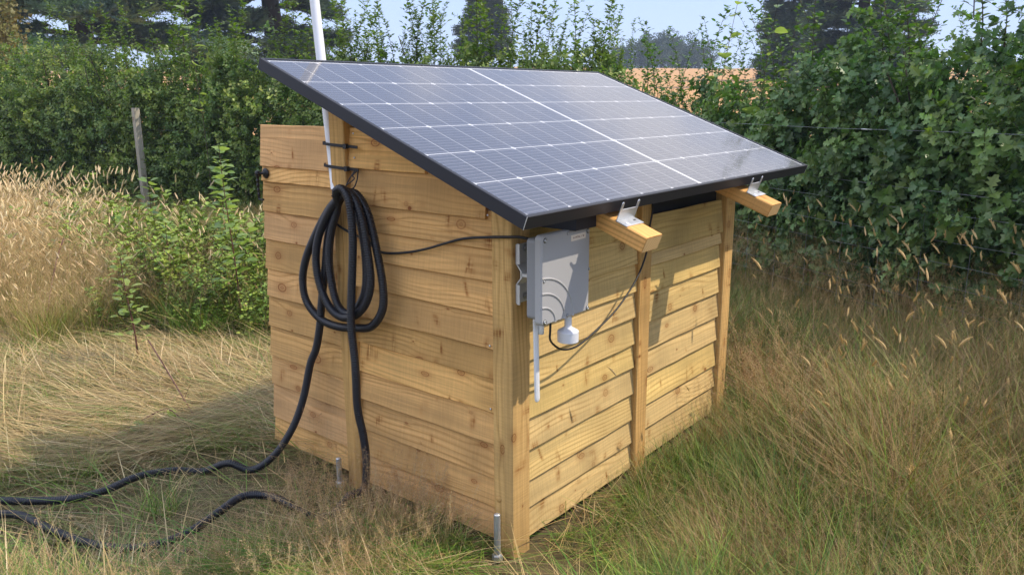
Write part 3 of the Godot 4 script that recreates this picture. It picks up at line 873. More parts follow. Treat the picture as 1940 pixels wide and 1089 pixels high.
# ------------------------------------------------------------------ pipe, ties, hose
func build_pipe_and_hose() -> void:
	var p := part("white_pipe", tube_mesh(PackedVector3Array([Vector3(0.012, 1.09, -0.786 + 0.008), Vector3(0.03, 1.2177, -0.811), Vector3(0.07, 1.516, -0.891), Vector3(0.275, 3.04, -1.295)]), [0.0165], 18), M.pvc, self)
	tag(p, "tall white plastic pipe strapped to the rear side post and rising behind the panel", "pipe")
	var ties := [["upper black cable tie holding the white pipe to the rear side post", 1.238, 0.0], ["lower black cable tie holding the pipe, with the hose cords hung from it", 1.165, -0.006]]
	for q in ties:
		var y: float = q[1]
		var st := begin(true)
		var pts := [Vector3(0.06, y + 0.004, -0.833), Vector3(0.018, y + 0.006, -0.838), Vector3(-0.002, y + 0.005, -0.815), Vector3(-0.004, y + 0.003, -0.785), Vector3(-0.0045, y, -0.715), Vector3(-0.001, y - 0.001, -0.700), Vector3(0.004, y - 0.002, -0.672), Vector3(0.003, y - 0.003, -0.644)]
		for i in pts.size() - 1:
			var a: Vector3 = pts[i]; var b: Vector3 = pts[i + 1]
			var d := (b - a).normalized()
			var n := d.cross(Vector3.UP).normalized() * 0.0012
			var u := Vector3.UP * 0.0048
			var cs := [a - n - u, a - n + u, a + n + u, a + n - u, b - n - u, b - n + u, b + n + u, b + n - u]
			var m := (a + b) * 0.5
			for f in [[0, 1, 5, 4], [2, 3, 7, 6], [1, 2, 6, 5], [3, 0, 4, 7], [0, 1, 2, 3], [4, 5, 6, 7]]:
				tri(st, cs[f[0]], cs[f[1]], cs[f[2]], m); tri(st, cs[f[0]], cs[f[2]], cs[f[3]], m)
		var t := thing("cable_tie", q[0], "cable tie")
		part("strap", done(st), M.black, t)
		part("tie_head", bar(-0.006, 0.006, y - 0.009, y + 0.007, -0.704, -0.688, 0.0015), M.black, t, Transform3D(Basis.IDENTITY, Vector3(-0.003, 0, 0)))
	var cd := part("hanging_cord", cord_mesh(), M.black, self)
	tag(cd, "thin black cord loops holding up the hose coil below the tie", "cord")
	# one long corrugated hose: in from the left through the grass, coiled on the post, out again
	var h := []
	for q in [Vector2(-1.45, -2.05), Vector2(-1.15, -1.80), Vector2(-0.957, -1.652), Vector2(-0.891, -1.558), Vector2(-0.823, -1.468), Vector2(-0.738, -1.38), Vector2(-0.629, -1.344), Vector2(-0.505, -1.358), Vector2(-0.374, -1.347), Vector2(-0.29, -1.29), Vector2(-0.235, -1.20)]:
		h.append(Vector3(q.x, 0.052, q.y))
	h[8].y = 0.030; h[9].y = 0.012
	h.append_array([Vector3(-0.185, 0.028, -1.125), Vector3(-0.125, 0.085, -1.06), Vector3(-0.075, 0.19, -1.005), Vector3(-0.045, 0.31, -0.965), Vector3(-0.032, 0.45, -0.925)])
	var add := func(x0, x1, a):
		for i in a.size():
			h.append(Vector3(lerpf(x0, x1, float(i) / (a.size() - 1)), a[i].x, a[i].y))
	add.call(-0.026, -0.030, [Vector2(0.509, -0.895), Vector2(0.595, -0.864), Vector2(0.704, -0.840), Vector2(0.823, -0.809), Vector2(0.939, -0.780), Vector2(1.028, -0.732), Vector2(1.082, -0.69), Vector2(1.092, -0.650)])
	add.call(-0.032, -0.032, [Vector2(1.086, -0.615), Vector2(1.054, -0.582), Vector2(1.0, -0.555), Vector2(0.9, -0.528), Vector2(0.80, -0.510), Vector2(0.72, -0.518), Vector2(0.655, -0.575), Vector2(0.635, -0.655), Vector2(0.622, -0.76), Vector2(0.634, -0.85), Vector2(0.685, -0.922), Vector2(0.76, -0.937), Vector2(0.845, -0.908), Vector2(0.941, -0.84), Vector2(1.026, -0.765), Vector2(1.082, -0.695)])
	add.call(-0.058, -0.058, [Vector2(1.102, -0.648), Vector2(1.080, -0.600), Vector2(1.015, -0.566), Vector2(0.93, -0.549), Vector2(0.82, -0.538), Vector2(0.74, -0.568), Vector2(0.686, -0.632), Vector2(0.672, -0.700), Vector2(0.698, -0.760), Vector2(0.765, -0.803), Vector2(0.845, -0.818), Vector2(0.925, -0.800), Vector2(1.0, -0.752), Vector2(1.06, -0.695)])
	add.call(-0.044, -0.046, [Vector2(1.090, -0.655), Vector2(1.068, -0.622), Vector2(0.98, -0.586), Vector2(0.87, -0.573), Vector2(0.776, -0.583), Vector2(0.715, -0.625), Vector2(0.682, -0.675), Vector2(0.70, -0.725), Vector2(0.765, -0.752), Vector2(0.86, -0.762), Vector2(0.955, -0.742), Vector2(1.04, -0.702)])
	add.call(-0.075, -0.088, [Vector2(1.098, -0.665), Vector2(1.108, -0.632), Vector2(1.080, -0.604), Vector2(1.030, -0.592), Vector2(0.95, -0.588), Vector2(0.86, -0.596), Vector2(0.751, -0.608), Vector2(0.659, -0.614), Vector2(0.568, -0.605), Vector2(0.50, -0.600)])
	h.append_array([Vector3(-0.080, 0.37, -0.610), Vector3(-0.066, 0.27, -0.605), Vector3(-0.058, 0.17, -0.605), Vector3(-0.07, 0.07, -0.612), Vector3(-0.12, 0.058, -0.632)])
	for q in [Vector3(-0.185, 0.006, -0.652), Vector3(-0.245, 0.022, -0.680), Vector3(-0.285, 0.058, -0.75), Vector3(-0.30, 0.064, -0.84), Vector3(-0.36, 0.064, -0.905), Vector3(-0.479, 0.058, -0.876), Vector3(-0.593, 0.058, -0.84), Vector3(-0.705, 0.058, -0.856), Vector3(-0.782, 0.058, -0.934), Vector3(-0.834, 0.058, -1.068), Vector3(-0.869, 0.058, -1.257), Vector3(-0.888, 0.058, -1.379), Vector3(-0.93, 0.058, -1.441), Vector3(-1.03, 0.058, -1.52), Vector3(-1.25, 0.058, -1.66)]:
		h.append(q)
	var path := even(spline(h, 10), 0.0027)
	var hose := begin()
	tube(hose, path, [0.0145, 0.0142, 0.0112], 9)
	var ho := part("corrugated_hose", done(hose), M.hose, self)
	tag(ho, "black corrugated hose coiled on the shed side and trailing through the grass", "hose")
	# a last loose end at the bottom edge
	var e := part("hose_end", tube_mesh(even(spline([Vector3(-0.74, 0.02, -0.70), Vector3(-0.70, 0.02, -0.725), Vector3(-0.655, 0.05, -0.748), Vector3(-0.62, 0.006, -0.79)], 8), 0.0027), [0.0145, 0.0142, 0.0112], 9), M.hose, self)
	tag(e, "short black hose end poking out of the grass below the trailing loop", "hose")

func cord_mesh() -> ArrayMesh:
	var st := begin()
	tube(st, spline([Vector3(-0.008, 1.162, -0.648), Vector3(-0.02, 1.13, -0.668), Vector3(-0.03, 1.10, -0.680), Vector3(-0.045, 1.07, -0.686), Vector3(-0.09, 1.085, -0.672)], 5), [0.0020], 6)
	tube(st, spline([Vector3(-0.008, 1.160, -0.640), Vector3(-0.014, 1.145, -0.655), Vector3(-0.016, 1.135, -0.645), Vector3(-0.03, 1.115, -0.668), Vector3(-0.05, 1.11, -0.655), Vector3(-0.10, 1.10, -0.652)], 5), [0.0020], 6)
	tube(st, spline([Vector3(-0.008, 1.160, -0.634), Vector3(-0.012, 1.13, -0.637), Vector3(-0.03, 1.105, -0.640), Vector3(-0.075, 1.112, -0.644)], 5), [0.0022], 6)
	return done(st)

# ------------------------------------------------------------------ threaded feet
func build_feet() -> void:
	foot(Vector3(-0.034, 0.0, -0.034), 0.162, "zinc threaded rod foot standing at the foot of the near corner post", true)
	foot(Vector3(-0.030, 0.0, -0.796), 0.118, "grey threaded rod foot half hidden in grass at the rear side post", false)

func foot(at: Vector3, h: float, label: String, plate: bool) -> void:
	var f := thing("threaded_foot", label, "threaded rod", at)
	var st := begin()
	var pr := []
	var y := -0.05
	pr.append(Vector2(0.0, y)); 
	while y < h - 0.004:
		pr.append(Vector2(0.0088, y)); pr.append(Vector2(0.0102, y + 0.00125))
		y += 0.0025
	pr.append(Vector2(0.0085, h - 0.001)); pr.append(Vector2(0.0, h))
	pr.reverse()
	var up := []
	for q in pr: up.append(q)
	lathe(st, up, 14)
	part("rod", flip_lathe2(done(st)), M.zinc, f)
	part("nut", flip_lathe(lathe_mesh([Vector2(0, 0.010), Vector2(0.0155, 0.010), Vector2(0.0170, 0.007), Vector2(0.0170, -0.010), Vector2(0, -0.010)], 6, true)), M.zinc, f, Transform3D(Basis.IDENTITY, Vector3(0, 0.016, 0)))
	if plate:
		part("base_plate", bar(-0.085, 0.075, -0.022, -0.010, -0.06, 0.085, 0.002), M.concrete, f)

func flip_lathe2(m: ArrayMesh) -> ArrayMesh:
	var f := m.get_faces()
	var st := begin()
	for i in range(0, f.size(), 3):
		var c := (f[i] + f[i + 1] + f[i + 2]) / 3.0
		if (f[i] - f[i + 1]).length() < 1e-7 or (f[i + 2] - f[i + 1]).length() < 1e-7 or (f[i] - f[i + 2]).length() < 1e-7: continue
		tri(st, f[i], f[i + 1], f[i + 2], Vector3(0, c.y, 0))
	return done(st)

# ------------------------------------------------------------------ fences
func wire_between(a: Vector3, b: Vector3, sag: float, r: float) -> ArrayMesh:
	var p := PackedVector3Array()
	for i in 13:
		var t := i / 12.0
		var q := a.lerp(b, t)
		q.y += -sag * 4.0 * t * (1.0 - t) + sin(t * 25.0 + a.y * 9.0) * 0.003
		p.append(q)
	return tube_mesh(p, [r], 5)

func build_fences() -> void:
	var d := Vector3(0.482, 0, -0.876)
	var o := Vector3(2.896, 0, 0.83)
	var f := thing("wire_fence", "wire stock fence in front of the dark hedge right of the shed", "fence")
	var s0 := -2.6; var s1 := 5.2
	for q in [[1.22, 0.0016, 0.02], [0.90, 0.0013, 0.015]]:
		part("strand", wire_between(o + d * s0 + Vector3(0, q[0], 0), o + d * s1 + Vector3(0, q[0], 0), q[2], q[1]), M.wire, f)
	for y in [0.79, 0.64, 0.51, 0.39, 0.28, 0.18, 0.09]:
		part("net_wire", wire_between(o + d * s0 + Vector3(0, y, 0), o + d * s1 + Vector3(0, y, 0), 0.02 if y > 0.6 else 0.01, 0.0012), M.wire, f)
	var s := s0 + 0.1
	while s < s1:
		var b := o + d * s
		var lean := R(-0.012, 0.012)
		part("net_upright", tube_mesh(PackedVector3Array([b + Vector3(0, 0.05, 0), b + d * lean * 0.5 + Vector3(0, 0.42, 0), b + d * lean + Vector3(0, 0.785, 0)]), [0.0012], 5), M.wire, f)
		s += 0.30
	# wire joint on the top strand
	part("wire_joiner", tube_mesh(PackedVector3Array([o + d * 1.02 + Vector3(0, 1.199, 0), o + d * 0.94 + Vector3(0, 1.199, 0)]), [0.004], 6), M.zinc, f)
	for q in [-2.4, 5.15]:
		var b: Vector3 = o + d * q
		part("fence_post", timber(1.45, 0.09, 0.09), M.weathered, f, Transform3D(UPRIGHT, b + Vector3(0.045, -0.05, -0.045)))
	# the other run, in front of the left hedge
	var a := at_fr(8.05, 0.95); var c := at_fr(10.95, -7.4)
	var g := thing("wire_fence", "wire fence with one pale post against the left hedge behind the tall grass", "fence")
	for y in [1.22, 1.06, 0.90, 0.79, 0.64, 0.51]:
		part("strand", wire_between(a + Vector3(0, y, 0), c + Vector3(0, y, 0), 0.02, 0.0014), M.wire, g)
	for t in [0.02, 0.656, 0.98]:
		var b2: Vector3 = a.lerp(c, t) - FWD * (0.16 if t > 0.1 and t < 0.9 else 0.0)
		part("fence_post", timber(1.36, 0.07, 0.07), M.weathered, g, Transform3D(UPRIGHT, b2 + Vector3(0.045, -0.05, -0.045)))

func at_fr(f: float, r: float) -> Vector3:
	var p := EYE + FWD * f + RGT * r
	return Vector3(p.x, 0.0, p.z)

# ------------------------------------------------------------------ leaves
# outline: (half width, along) pairs from foot to tip; folded a little along the rib
func leaf(st: SurfaceTool, xf: Transform3D, size: float, outline: Array, col: Color, fold := 0.18, curl := 0.15) -> void:
	var rib := []
	var lft := []
	var rgt := []
	for q in outline:
		var y: float = q.y * size
		var drop: float = -curl * size * q.y * q.y
		rib.append(xf * Vector3(0, y, drop))
		lft.append(xf * Vector3(-q.x * size, y, drop + fold * q.x * size))
		rgt.append(xf * Vector3(q.x * size, y, drop + fold * q.x * size))
	st.set_color(col)
	for i in outline.size() - 1:
		for side in [lft, rgt]:
			var a: Vector3 = rib[i]; var b: Vector3 = rib[i + 1]; var c: Vector3 = side[i + 1]; var d: Vector3 = side[i]
			if side == lft:
				for v in [a, d, b, b, d, c]: st.add_vertex(v)
			else:
				for v in [a, b, d, b, c, d]: st.add_vertex(v)

const OVAL := [Vector2(0.0, 0.0), Vector2(0.22, 0.18), Vector2(0.33, 0.45), Vector2(0.24, 0.75), Vector2(0.0, 1.0)]
const LOBED := [Vector2(0.0, 0.0), Vector2(0.10, 0.18), Vector2(0.42, 0.34), Vector2(0.20, 0.46), Vector2(0.46, 0.66), Vector2(0.20, 0.74), Vector2(0.16, 0.95), Vector2(0.0, 1.0)]
const ROUND := [Vector2(0.06, 0.0), Vector2(0.36, 0.14), Vector2(0.48, 0.42), Vector2(0.44, 0.66), Vector2(0.24, 0.86), Vector2(0.0, 1.0)]

func facing(dir: Vector3, roll: float) -> Basis:
	# y along dir, z as near to up as it goes, turned by roll
	var y := dir.normalized()
	var x := y.cross(Vector3.UP)
	if x.length() < 0.05: x = Vector3.RIGHT
	x = x.normalized()
	var z := x.cross(y).normalized()
	return Basis(y, roll) * Basis(x, y, z)

func sprig(outline: Array, n: int, length: float, size: float, spread := 1.0) -> ArrayMesh:
	var st := begin(true)
	var bend := R(-0.25, 0.25)
	st.set_color(Color(0.35, 0.22, 0.14))
	var pts := PackedVector3Array()
	for i in 5:
		var t := i / 4.0
		pts.append(Vector3(bend * t * t * length, t * length, R(-0.004, 0.004)))
	tube(st, pts, taper(5, 0.0022, 0.0010), 3, false)
	for i in n:
		var t := (i + 0.6) / n
		var p := Vector3(bend * t * t * length, t * length, 0)
		var an := i * 2.4 + R(-0.4, 0.4)
		var out := Vector3(cos(an) * spread, R(0.25, 0.9), sin(an) * spread)
		var g := R(0.75, 1.25)
		leaf(st, Transform3D(facing(out, R(-0.5, 0.5)), p), size * R(0.7, 1.15), outline, Color(g * R(0.85, 1.2), g, g * R(0.8, 1.1)), R(0.1, 0.4), R(0.0, 0.35))
	return done(st)

# long upright shoot with leaves all the way
func shoot_mesh(height: float, outline: Array, size: float, gap: float, col: Color) -> ArrayMesh:
	var st := begin(true)
	var lx := R(-0.28, 0.28); var lz := R(-0.28, 0.28)
	var pts := PackedVector3Array()
	for i in 9:
		var t := i / 8.0
		pts.append(Vector3(lx * t * t + sin(t * 5.0) * 0.012, t, lz * t * t) * Vector3(height, height, height))
	st.set_color(Color(0.10, 0.07, 0.04))
	tube(st, pts, taper(9, 0.0045, 0.0014), 4, false)
	var y := height * 0.06
	var i := 0
	while y < height:
		var t := y / height
		var p := Vector3(lx * t * t + sin(t * 5.0) * 0.012, t, lz * t * t) * height
		var an := i * 2.4 + R(-0.3, 0.3)
		# some nodes carry a short side twig with a few leaves
		var g := R(0.75, 1.3)
		var tw := 1 if R(0, 1) > 0.42 else 5
		var arm := R(0.05, 0.22) * (1.0 - t * 0.7)
		if tw == 5:
			st.set_color(Color(0.10, 0.08, 0.04))
			tube(st, PackedVector3Array([p, p + Vector3(cos(an), 0.7, sin(an)) * arm]), [0.0016, 0.0009], 3, false)
		for k in tw:
			var q := p + (Vector3(cos(an), 0.7, sin(an)) * arm * (k + 1.0) / tw if tw > 1 else Vector3.ZERO)
			var a2 := an + (k * 1.7 if tw > 1 else 0.0)
			var out := Vector3(cos(a2), R(0.2, 0.9), sin(a2))
			leaf(st, Transform3D(facing(out, R(-0.5, 0.5)), q), size * R(0.65, 1.15) * (1.0 - 0.35 * t), outline, Color(col.r * g * R(0.9, 1.2), col.g * g, col.b * g), R(0.1, 0.4), R(0.0, 0.3))
		y += gap * R(0.7, 1.3)
		i += 1
	return done(st)

# ------------------------------------------------------------------ hedges
# one bush of a hedge: stems, twigs of leaves through its volume, upright shoots on top
func bush(called: String, label: String, group: String, a: Vector3, b: Vector3, depth: Vector3, height: float, n: int, meshes: Array, cols: Array, shoots: Array, ns: int, sh := [0.5, 1.0]) -> void:
	var mid := (a + b) * 0.5
	var t := thing(called, label, "hedge bush", Vector3(mid.x, ground_y(mid.x, mid.z), mid.z), group)
	var st := begin()
	for i in 12:
		var p := (a.lerp(b, R(0, 1)) + depth * R(0.25, 0.8)) - mid
		p.y = 0.0
		var lean := Vector3(R(-0.25, 0.25), 1, R(-0.25, 0.25))
		var hh := height * R(0.6, 1.0)
		tube(st, spline([p, p + lean * hh * 0.4 + Vector3(R(-.06, .06), 0, R(-.06, .06)), p + lean * hh * 0.75 + Vector3(R(-.1, .1), 0, R(-.1, .1)), p + lean * hh], 3), taper(10, R(0.010, 0.022), 0.004), 5, false)
	part("stems", done(st), M.bark, t).set_meta("kind", "stuff")
	var nz := FastNoiseLite.new(); nz.seed = rng.randi() % 1000; nz.frequency = 1.3
	var dn := depth.normalized()
	var xs := [[], [], []]; var cs := [[], [], []]
	var made := 0
	while made < n:
		var u := R(-0.06, 1.06)
		var w := pow(rng.randf(), 1.5)
		var y := pow(rng.randf(), 0.85)
		var base := a.lerp(b, u) + depth * w
		var top := height * (0.85 + 0.32 * nz.get_noise_2d(base.x * 1.0, base.z * 1.0) + 0.05 * R(-1, 1)) * (1.0 - 0.25 * absf(w - 0.45))
		var p := Vector3(base.x, y * top, base.z)
		if y > 0.8 and nz.get_noise_3d(base.x * 2.6, 7.0, base.z * 2.6) < -0.08 and rng.randf() < 0.75: continue
		var bulge := nz.get_noise_3d(base.x * 1.1, p.y * 1.6, base.z * 1.1)
		if bulge < -0.32 and rng.randf() < 0.85: continue
		p -= dn * (0.16 * bulge + 0.10 * sin(y * 3.0))
		var dir := (-dn * R(0.1, 1.0) + Vector3(R(-0.7, 0.7), R(-0.1, 1.0), R(-0.7, 0.7))).normalized()
		var k := rng.randi() % meshes.size()
		xs[k].append(Transform3D(facing(dir, R(-3.1, 3.1)).scaled(Vector3.ONE * R(0.75, 1.25)), p - mid))
		var young := clampf(0.35 + nz.get_noise_3d(base.x * 2.0 + 40.0, p.y * 2.0, base.z * 2.0) * 1.2 + R(-0.25, 0.25), 0.0, 1.0)
		var c: Color = cols[0].lerp(cols[1], young)
		cs[k].append(c * R(0.8, 1.2))
		made += 1
	for k in meshes.size():
		scatter("foliage", meshes[k], M.leaf, t, xs[k], cs[k])
	for i in ns:
		var q := a.lerp(b, (i + R(0.1, 0.9)) / ns) + depth * R(0.1, 0.6)
		var hh := R(sh[0], sh[1])
		var y0 := height * (0.76 + 0.20 * nz.get_noise_2d(q.x * 1.4, q.z * 1.4))
		part("shoot", shoots[rng.randi() % shoots.size()], M.leaf, t, Transform3D(Basis(Vector3.UP, R(0, TAU)).scaled(Vector3.ONE * hh), Vector3(q.x, y0, q.z) - mid))

func build_hedges() -> void:
	var haw := [sprig(LOBED, 9, 0.13, 0.052), sprig(LOBED, 8, 0.11, 0.060), sprig(LOBED, 10, 0.15, 0.048)]
	var thorn := [sprig(OVAL, 12, 0.17, 0.040), sprig(OVAL, 11, 0.15, 0.046), sprig(OVAL, 13, 0.19, 0.036)]
	var lite := Color(0.15, 0.23, 0.045)
	var shoots := []
	for k in 6: shoots.append(shoot_mesh(1.0, OVAL, 0.066, 0.019, lite))
	var sh2 := []
	for k in 4: sh2.append(shoot_mesh(1.0, OVAL, 0.070, 0.028, Color(0.10, 0.18, 0.05)))
	var deep := Color(0.078, 0.155, 0.058); var fresh := Color(0.21, 0.32, 0.10)
	# right run, from behind the camera's right to the corner
	var d := Vector3(0.482, 0, -0.876); var nrm := Vector3(0.876, 0, 0.482)
	var o := Vector3(2.896, 0, 0.83) + nrm * 0.16
	var hs := [2.15, 2.2, 2.1, 1.92, 1.66, 1.45, 1.6]
	var lbl := ["dark tall hawthorn bush at the right end of the hedge run", "lobed-leaved hawthorn bush behind the wire net, tallest near the right edge", "hawthorn bush with sky showing through its top, left of the tallest bush", "dark hawthorn bush behind the right end of the solar panel", "lower hawthorn bush at the panel's right corner with the field above it", "low bush in the hedge gap in front of the golden field", "low green bush at the hedge corner behind the panel"]
	for i in 7:
		var a := o + d * (-2.5 + i * 1.1); var b := o + d * (-1.4 + i * 1.1)
		bush("hawthorn_bush", lbl[i], "bushes of the right hedge", a, b, nrm * (1.0 if i < 4 else 0.7), hs[i], 2000 if i < 4 else 1300, haw, [deep, fresh], sh2, [9, 11, 14, 15, 14, 14, 16][i], [0.35, 0.95])
	# left run across the back
	var a2 := at_fr(8.1, 1.1); var c2 := at_fr(11.3, -8.2)
	var dl := (c2 - a2) / 8.0
	var nl := Vector3(dl.z, 0, -dl.x).normalized()
	if nl.dot(FWD) < 0: nl = -nl
	var hl := [2.08, 2.08, 2.05, 2.05, 2.1, 2.12, 2.2, 2.2]
	var ll := ["blackthorn bush directly behind the panel's rear right corner, full of upright shoots", "blackthorn bush behind the middle of the panel with sky between its shoots", "blackthorn bush behind the panel's rear left part, right of the white pipe", "blackthorn bush behind the white pipe", "blackthorn bush behind the open door leaf of the shed", "blackthorn bush beside the pale fence post", "yellowish blackthorn bush left of the pale fence post", "blackthorn bush at the left end of the hedge"]
	for i in 8:
		bush("blackthorn_bush", ll[i], "bushes of the left hedge", a2 + dl * i, a2 + dl * (i + 1), nl * 1.0, hl[i], 2700, thorn, [Color(0.13, 0.215, 0.05), Color(0.38, 0.46, 0.095)], shoots, [30, 30, 28, 22, 18, 14, 10, 8][i], [0.28, 1.2] if i < 5 else [0.25, 0.85])

# ------------------------------------------------------------------ trees
func needle_pad() -> ArrayMesh:
	var st := begin(true)
	for i in 46:
		var an := R(-1.2, 1.2)
		var l := R(0.25, 0.95)
		var b := Vector3(sin(an) * R(0.0, 0.35), R(-0.02, 0.05), R(0.0, 0.3))
		var d := Vector3(sin(an), R(-0.35, 0.45), cos(an)).normalized()
		var w := d.cross(Vector3.UP).normalized().rotated(d, R(-1.3, 1.3)) * R(0.03, 0.07)
		var g := R(0.7, 1.3)
		st.set_color(Color(g, g, g))
		var e := b + d * l + Vector3(0, -0.10 * l * l, 0)
		for v in [b - w * 0.6, b + w * 0.6, e + w * 0.3, b - w * 0.6, e + w * 0.3, e - w * 0.3]: st.add_vertex(v)
		for k in 5:
			var q := b.lerp(e, (k + 0.5) / 5.0)
			for s in [-1.0, 1.0]:
				var o: Vector3 = (w.normalized() * s + d * 0.7) * R(0.05, 0.13) + Vector3(0, R(-0.05, 0.07), 0)
				for v in [q, q + o + d * 0.02, q + d * 0.045]: st.add_vertex(v)
	return done(st)

func cedar(called: String, label: String, at: Vector3, height: float, spread: float, col: Color, pads: Array, low := 0.16) -> void:
	var t := thing(called, label, "tree", Vector3(at.x, ground_y(at.x, at.z) - 0.3, at.z))
	var tr := PackedVector3Array(); var rr := []
	for i in 9:
		tr.append(Vector3(sin(i * 1.3) * 0.08, height * i / 8.0, cos(i * 0.9) * 0.08)); rr.append(lerpf(0.035 * height, 0.02, i / 8.0))
	part("trunk", tube_mesh(tr, rr, 9), M.bark, t)
	var limbs := begin()
	var xs := []; var cs := []
	var y := height * low
	var turn := 0.0
	while y < height * 0.97:
		var f := y / height
		var reach: float = spread * (1.0 - pow(f, 1.6)) * R(0.65, 1.1) + 0.4
		turn += 2.4
		var d := Vector3(cos(turn), 0, sin(turn))
		var p0 := Vector3(0, y, 0)
		var lim := PackedVector3Array()
		for k in 6:
			var s := k / 5.0
			lim.append(p0 + d * reach * s + Vector3(0, reach * (0.16 * s - 0.22 * s * s), 0))
		tube(limbs, lim, taper(6, 0.010 * height * (1.1 - f), 0.012), 5, false)
		for k in int(reach * 15.0):
			var s := sqrt(R(0.04, 1.0))
			var side := R(-1, 1) * reach * 0.42 * s
			var q := p0 + d * reach * s + d.cross(Vector3.UP) * side + Vector3(0, reach * (0.16 * s - 0.22 * s * s) + R(-0.30, 0.22), 0)
			xs.append(Transform3D(Basis(Vector3.UP, atan2(d.x, d.z) + R(-0.9, 0.9)).scaled(Vector3.ONE * R(0.6, 1.2)), q))
			var g := R(0.7, 1.35)
			cs.append(Color(col.r * g, col.g * g, col.b * R(0.8, 1.1)))
		y += height * R(0.014, 0.028)
	part("limbs", done(limbs), M.bark, t).set_meta("kind", "stuff")
	scatter("foliage", pads[0], M.leaf_far, t, xs, cs)

func clump() -> ArrayMesh:
	var st := begin(true)
	for i in 60:
		var v := Vector3(R(-1, 1), R(-1, 1), R(-1, 1))
		while v.length() > 1.0: v = Vector3(R(-1, 1), R(-1, 1), R(-1, 1))
		var d := (v + Vector3(R(-0.6, 0.6), R(-0.3, 0.6), R(-0.6, 0.6))).normalized()
		var g := R(0.7, 1.3)
		leaf(st, Transform3D(facing(d, R(-3, 3)), v), R(0.26, 0.42), [Vector2(0.05, 0), Vector2(0.42, 0.4), Vector2(0.0, 1.0)], Color(g, g, g), 0.2, 0.1)
	return done(st)

func broadleaf(called: String, label: String, at: Vector3, height: float, spread: float, col: Color, cl: ArrayMesh, group := "", n := 420) -> void:
	var t := thing(called, label, "tree", Vector3(at.x, ground_y(at.x, at.z) - 0.2, at.z), group)
	var tr := PackedVector3Array([Vector3.ZERO, Vector3(0.06, height * 0.3, 0.04), Vector3(-0.05, height * 0.65, 0.0), Vector3(0.0, height * 0.9, 0.05)])
	part("trunk", tube_mesh(tr, taper(4, height * 0.03, height * 0.006), 7), M.bark, t)
	var lobes := []
	for i in 9:
		var an := i * 2.4
		var yy := lerpf(0.32, 0.86, i / 8.0)
		lobes.append([Vector3(cos(an) * spread * 0.5 * (1.15 - yy * 0.8), yy * height, sin(an) * spread * 0.5 * (1.15 - yy * 0.8)), spread * R(0.32, 0.5)])
	var limbs := begin()
	for q in lobes: tube(limbs, PackedVector3Array([Vector3(0, height * 0.25, 0), (q[0] as Vector3) * Vector3(0.5, 0.85, 0.5), q[0]]), [height * 0.014, height * 0.009, height * 0.003], 5, false)
	part("limbs", done(limbs), M.bark, t).set_meta("kind", "stuff")
	var xs := []; var cs := []
	for i in n:
		var q: Array = lobes[rng.randi() % lobes.size()]
		var v := Vector3(R(-1, 1), R(-0.8, 1), R(-1, 1)).normalized() * pow(rng.randf(), 0.35)
		xs.append(Transform3D(Basis(Vector3.UP, R(0, TAU)).scaled(Vector3.ONE * spread * R(0.07, 0.13)), q[0] + v * q[1]))
		var g := R(0.7, 1.35)
		cs.append(Color(col.r * g * R(0.9, 1.15), col.g * g, col.b * g))
	scatter("crown", cl, M.leaf_far, t, xs, cs)

func build_trees() -> void:
	var pads := [needle_pad()]
	var cl := clump()
	cedar("cedar_tree", "big blue-green cedar with level boughs at the upper left behind the hedge", at_fr(32, -16.6), 15.0, 6.4, Color(0.19, 0.29, 0.20), pads)
	cedar("cedar_tree", "dark cedar behind the hedge between the big cedar and the white pipe", at_fr(36, -10.3), 15.0, 3.2, Color(0.09, 0.14, 0.11), pads, 0.08)
	cedar("conifer_tree", "dark conifer showing above the right hedge near its tallest shoots", at_fr(40, 17.0), 12.0, 2.1, Color(0.085, 0.13, 0.105), pads, 0.1)
	cedar("conifer_tree", "smaller dark conifer left of the other one, behind the hazel leaves", at_fr(52, 17.6), 8.2, 1.3, Color(0.085, 0.13, 0.105), pads, 0.1)
	cedar("cedar_tree", "distant flat-topped dark cedar seen between the shoots behind the panel", at_fr(70, -2.2), 8.2, 2.2, Color(0.05, 0.075, 0.06), pads, 0.3)
	broadleaf("oak_tree", "yellowish green oak cut by the left edge of the photograph", at_fr(20, -14.9), 9.0, 3.8, Color(0.17, 0.17, 0.045), cl, "", 520)
	var far := [[158, 20.5, 3.6, 5.0, "low far tree at the left end of the wood on top of the golden field"], [154, 24.5, 5.5, 6.0, "far rounded tree second from the left in the wood on top of the golden field"], [150, 27.5, 6.5, 6.0, "tallest far tree in the middle of the wood on top of the golden field"], [156, 31.5, 5.6, 6.0, "far dark tree just right of the tallest one on top of the golden field"], [152, 34.5, 5.2, 5.0, "far tree at the right end of the wood on top of the golden field"]]
	for q in far:
		broadleaf("woodland_tree", q[4], at_fr(q[0], q[1]), q[2], q[3], Color(0.045, 0.08, 0.038), cl, "far trees along the top of the field", 230)

# ------------------------------------------------------------------ saplings, canes
func one_leaf(outline: Array, size: float, fold: float, curl: float) -> ArrayMesh:
	var st := begin(true)
	leaf(st, Transform3D.IDENTITY, size, outline, Color(1, 1, 1), fold, curl)
	return done(st)

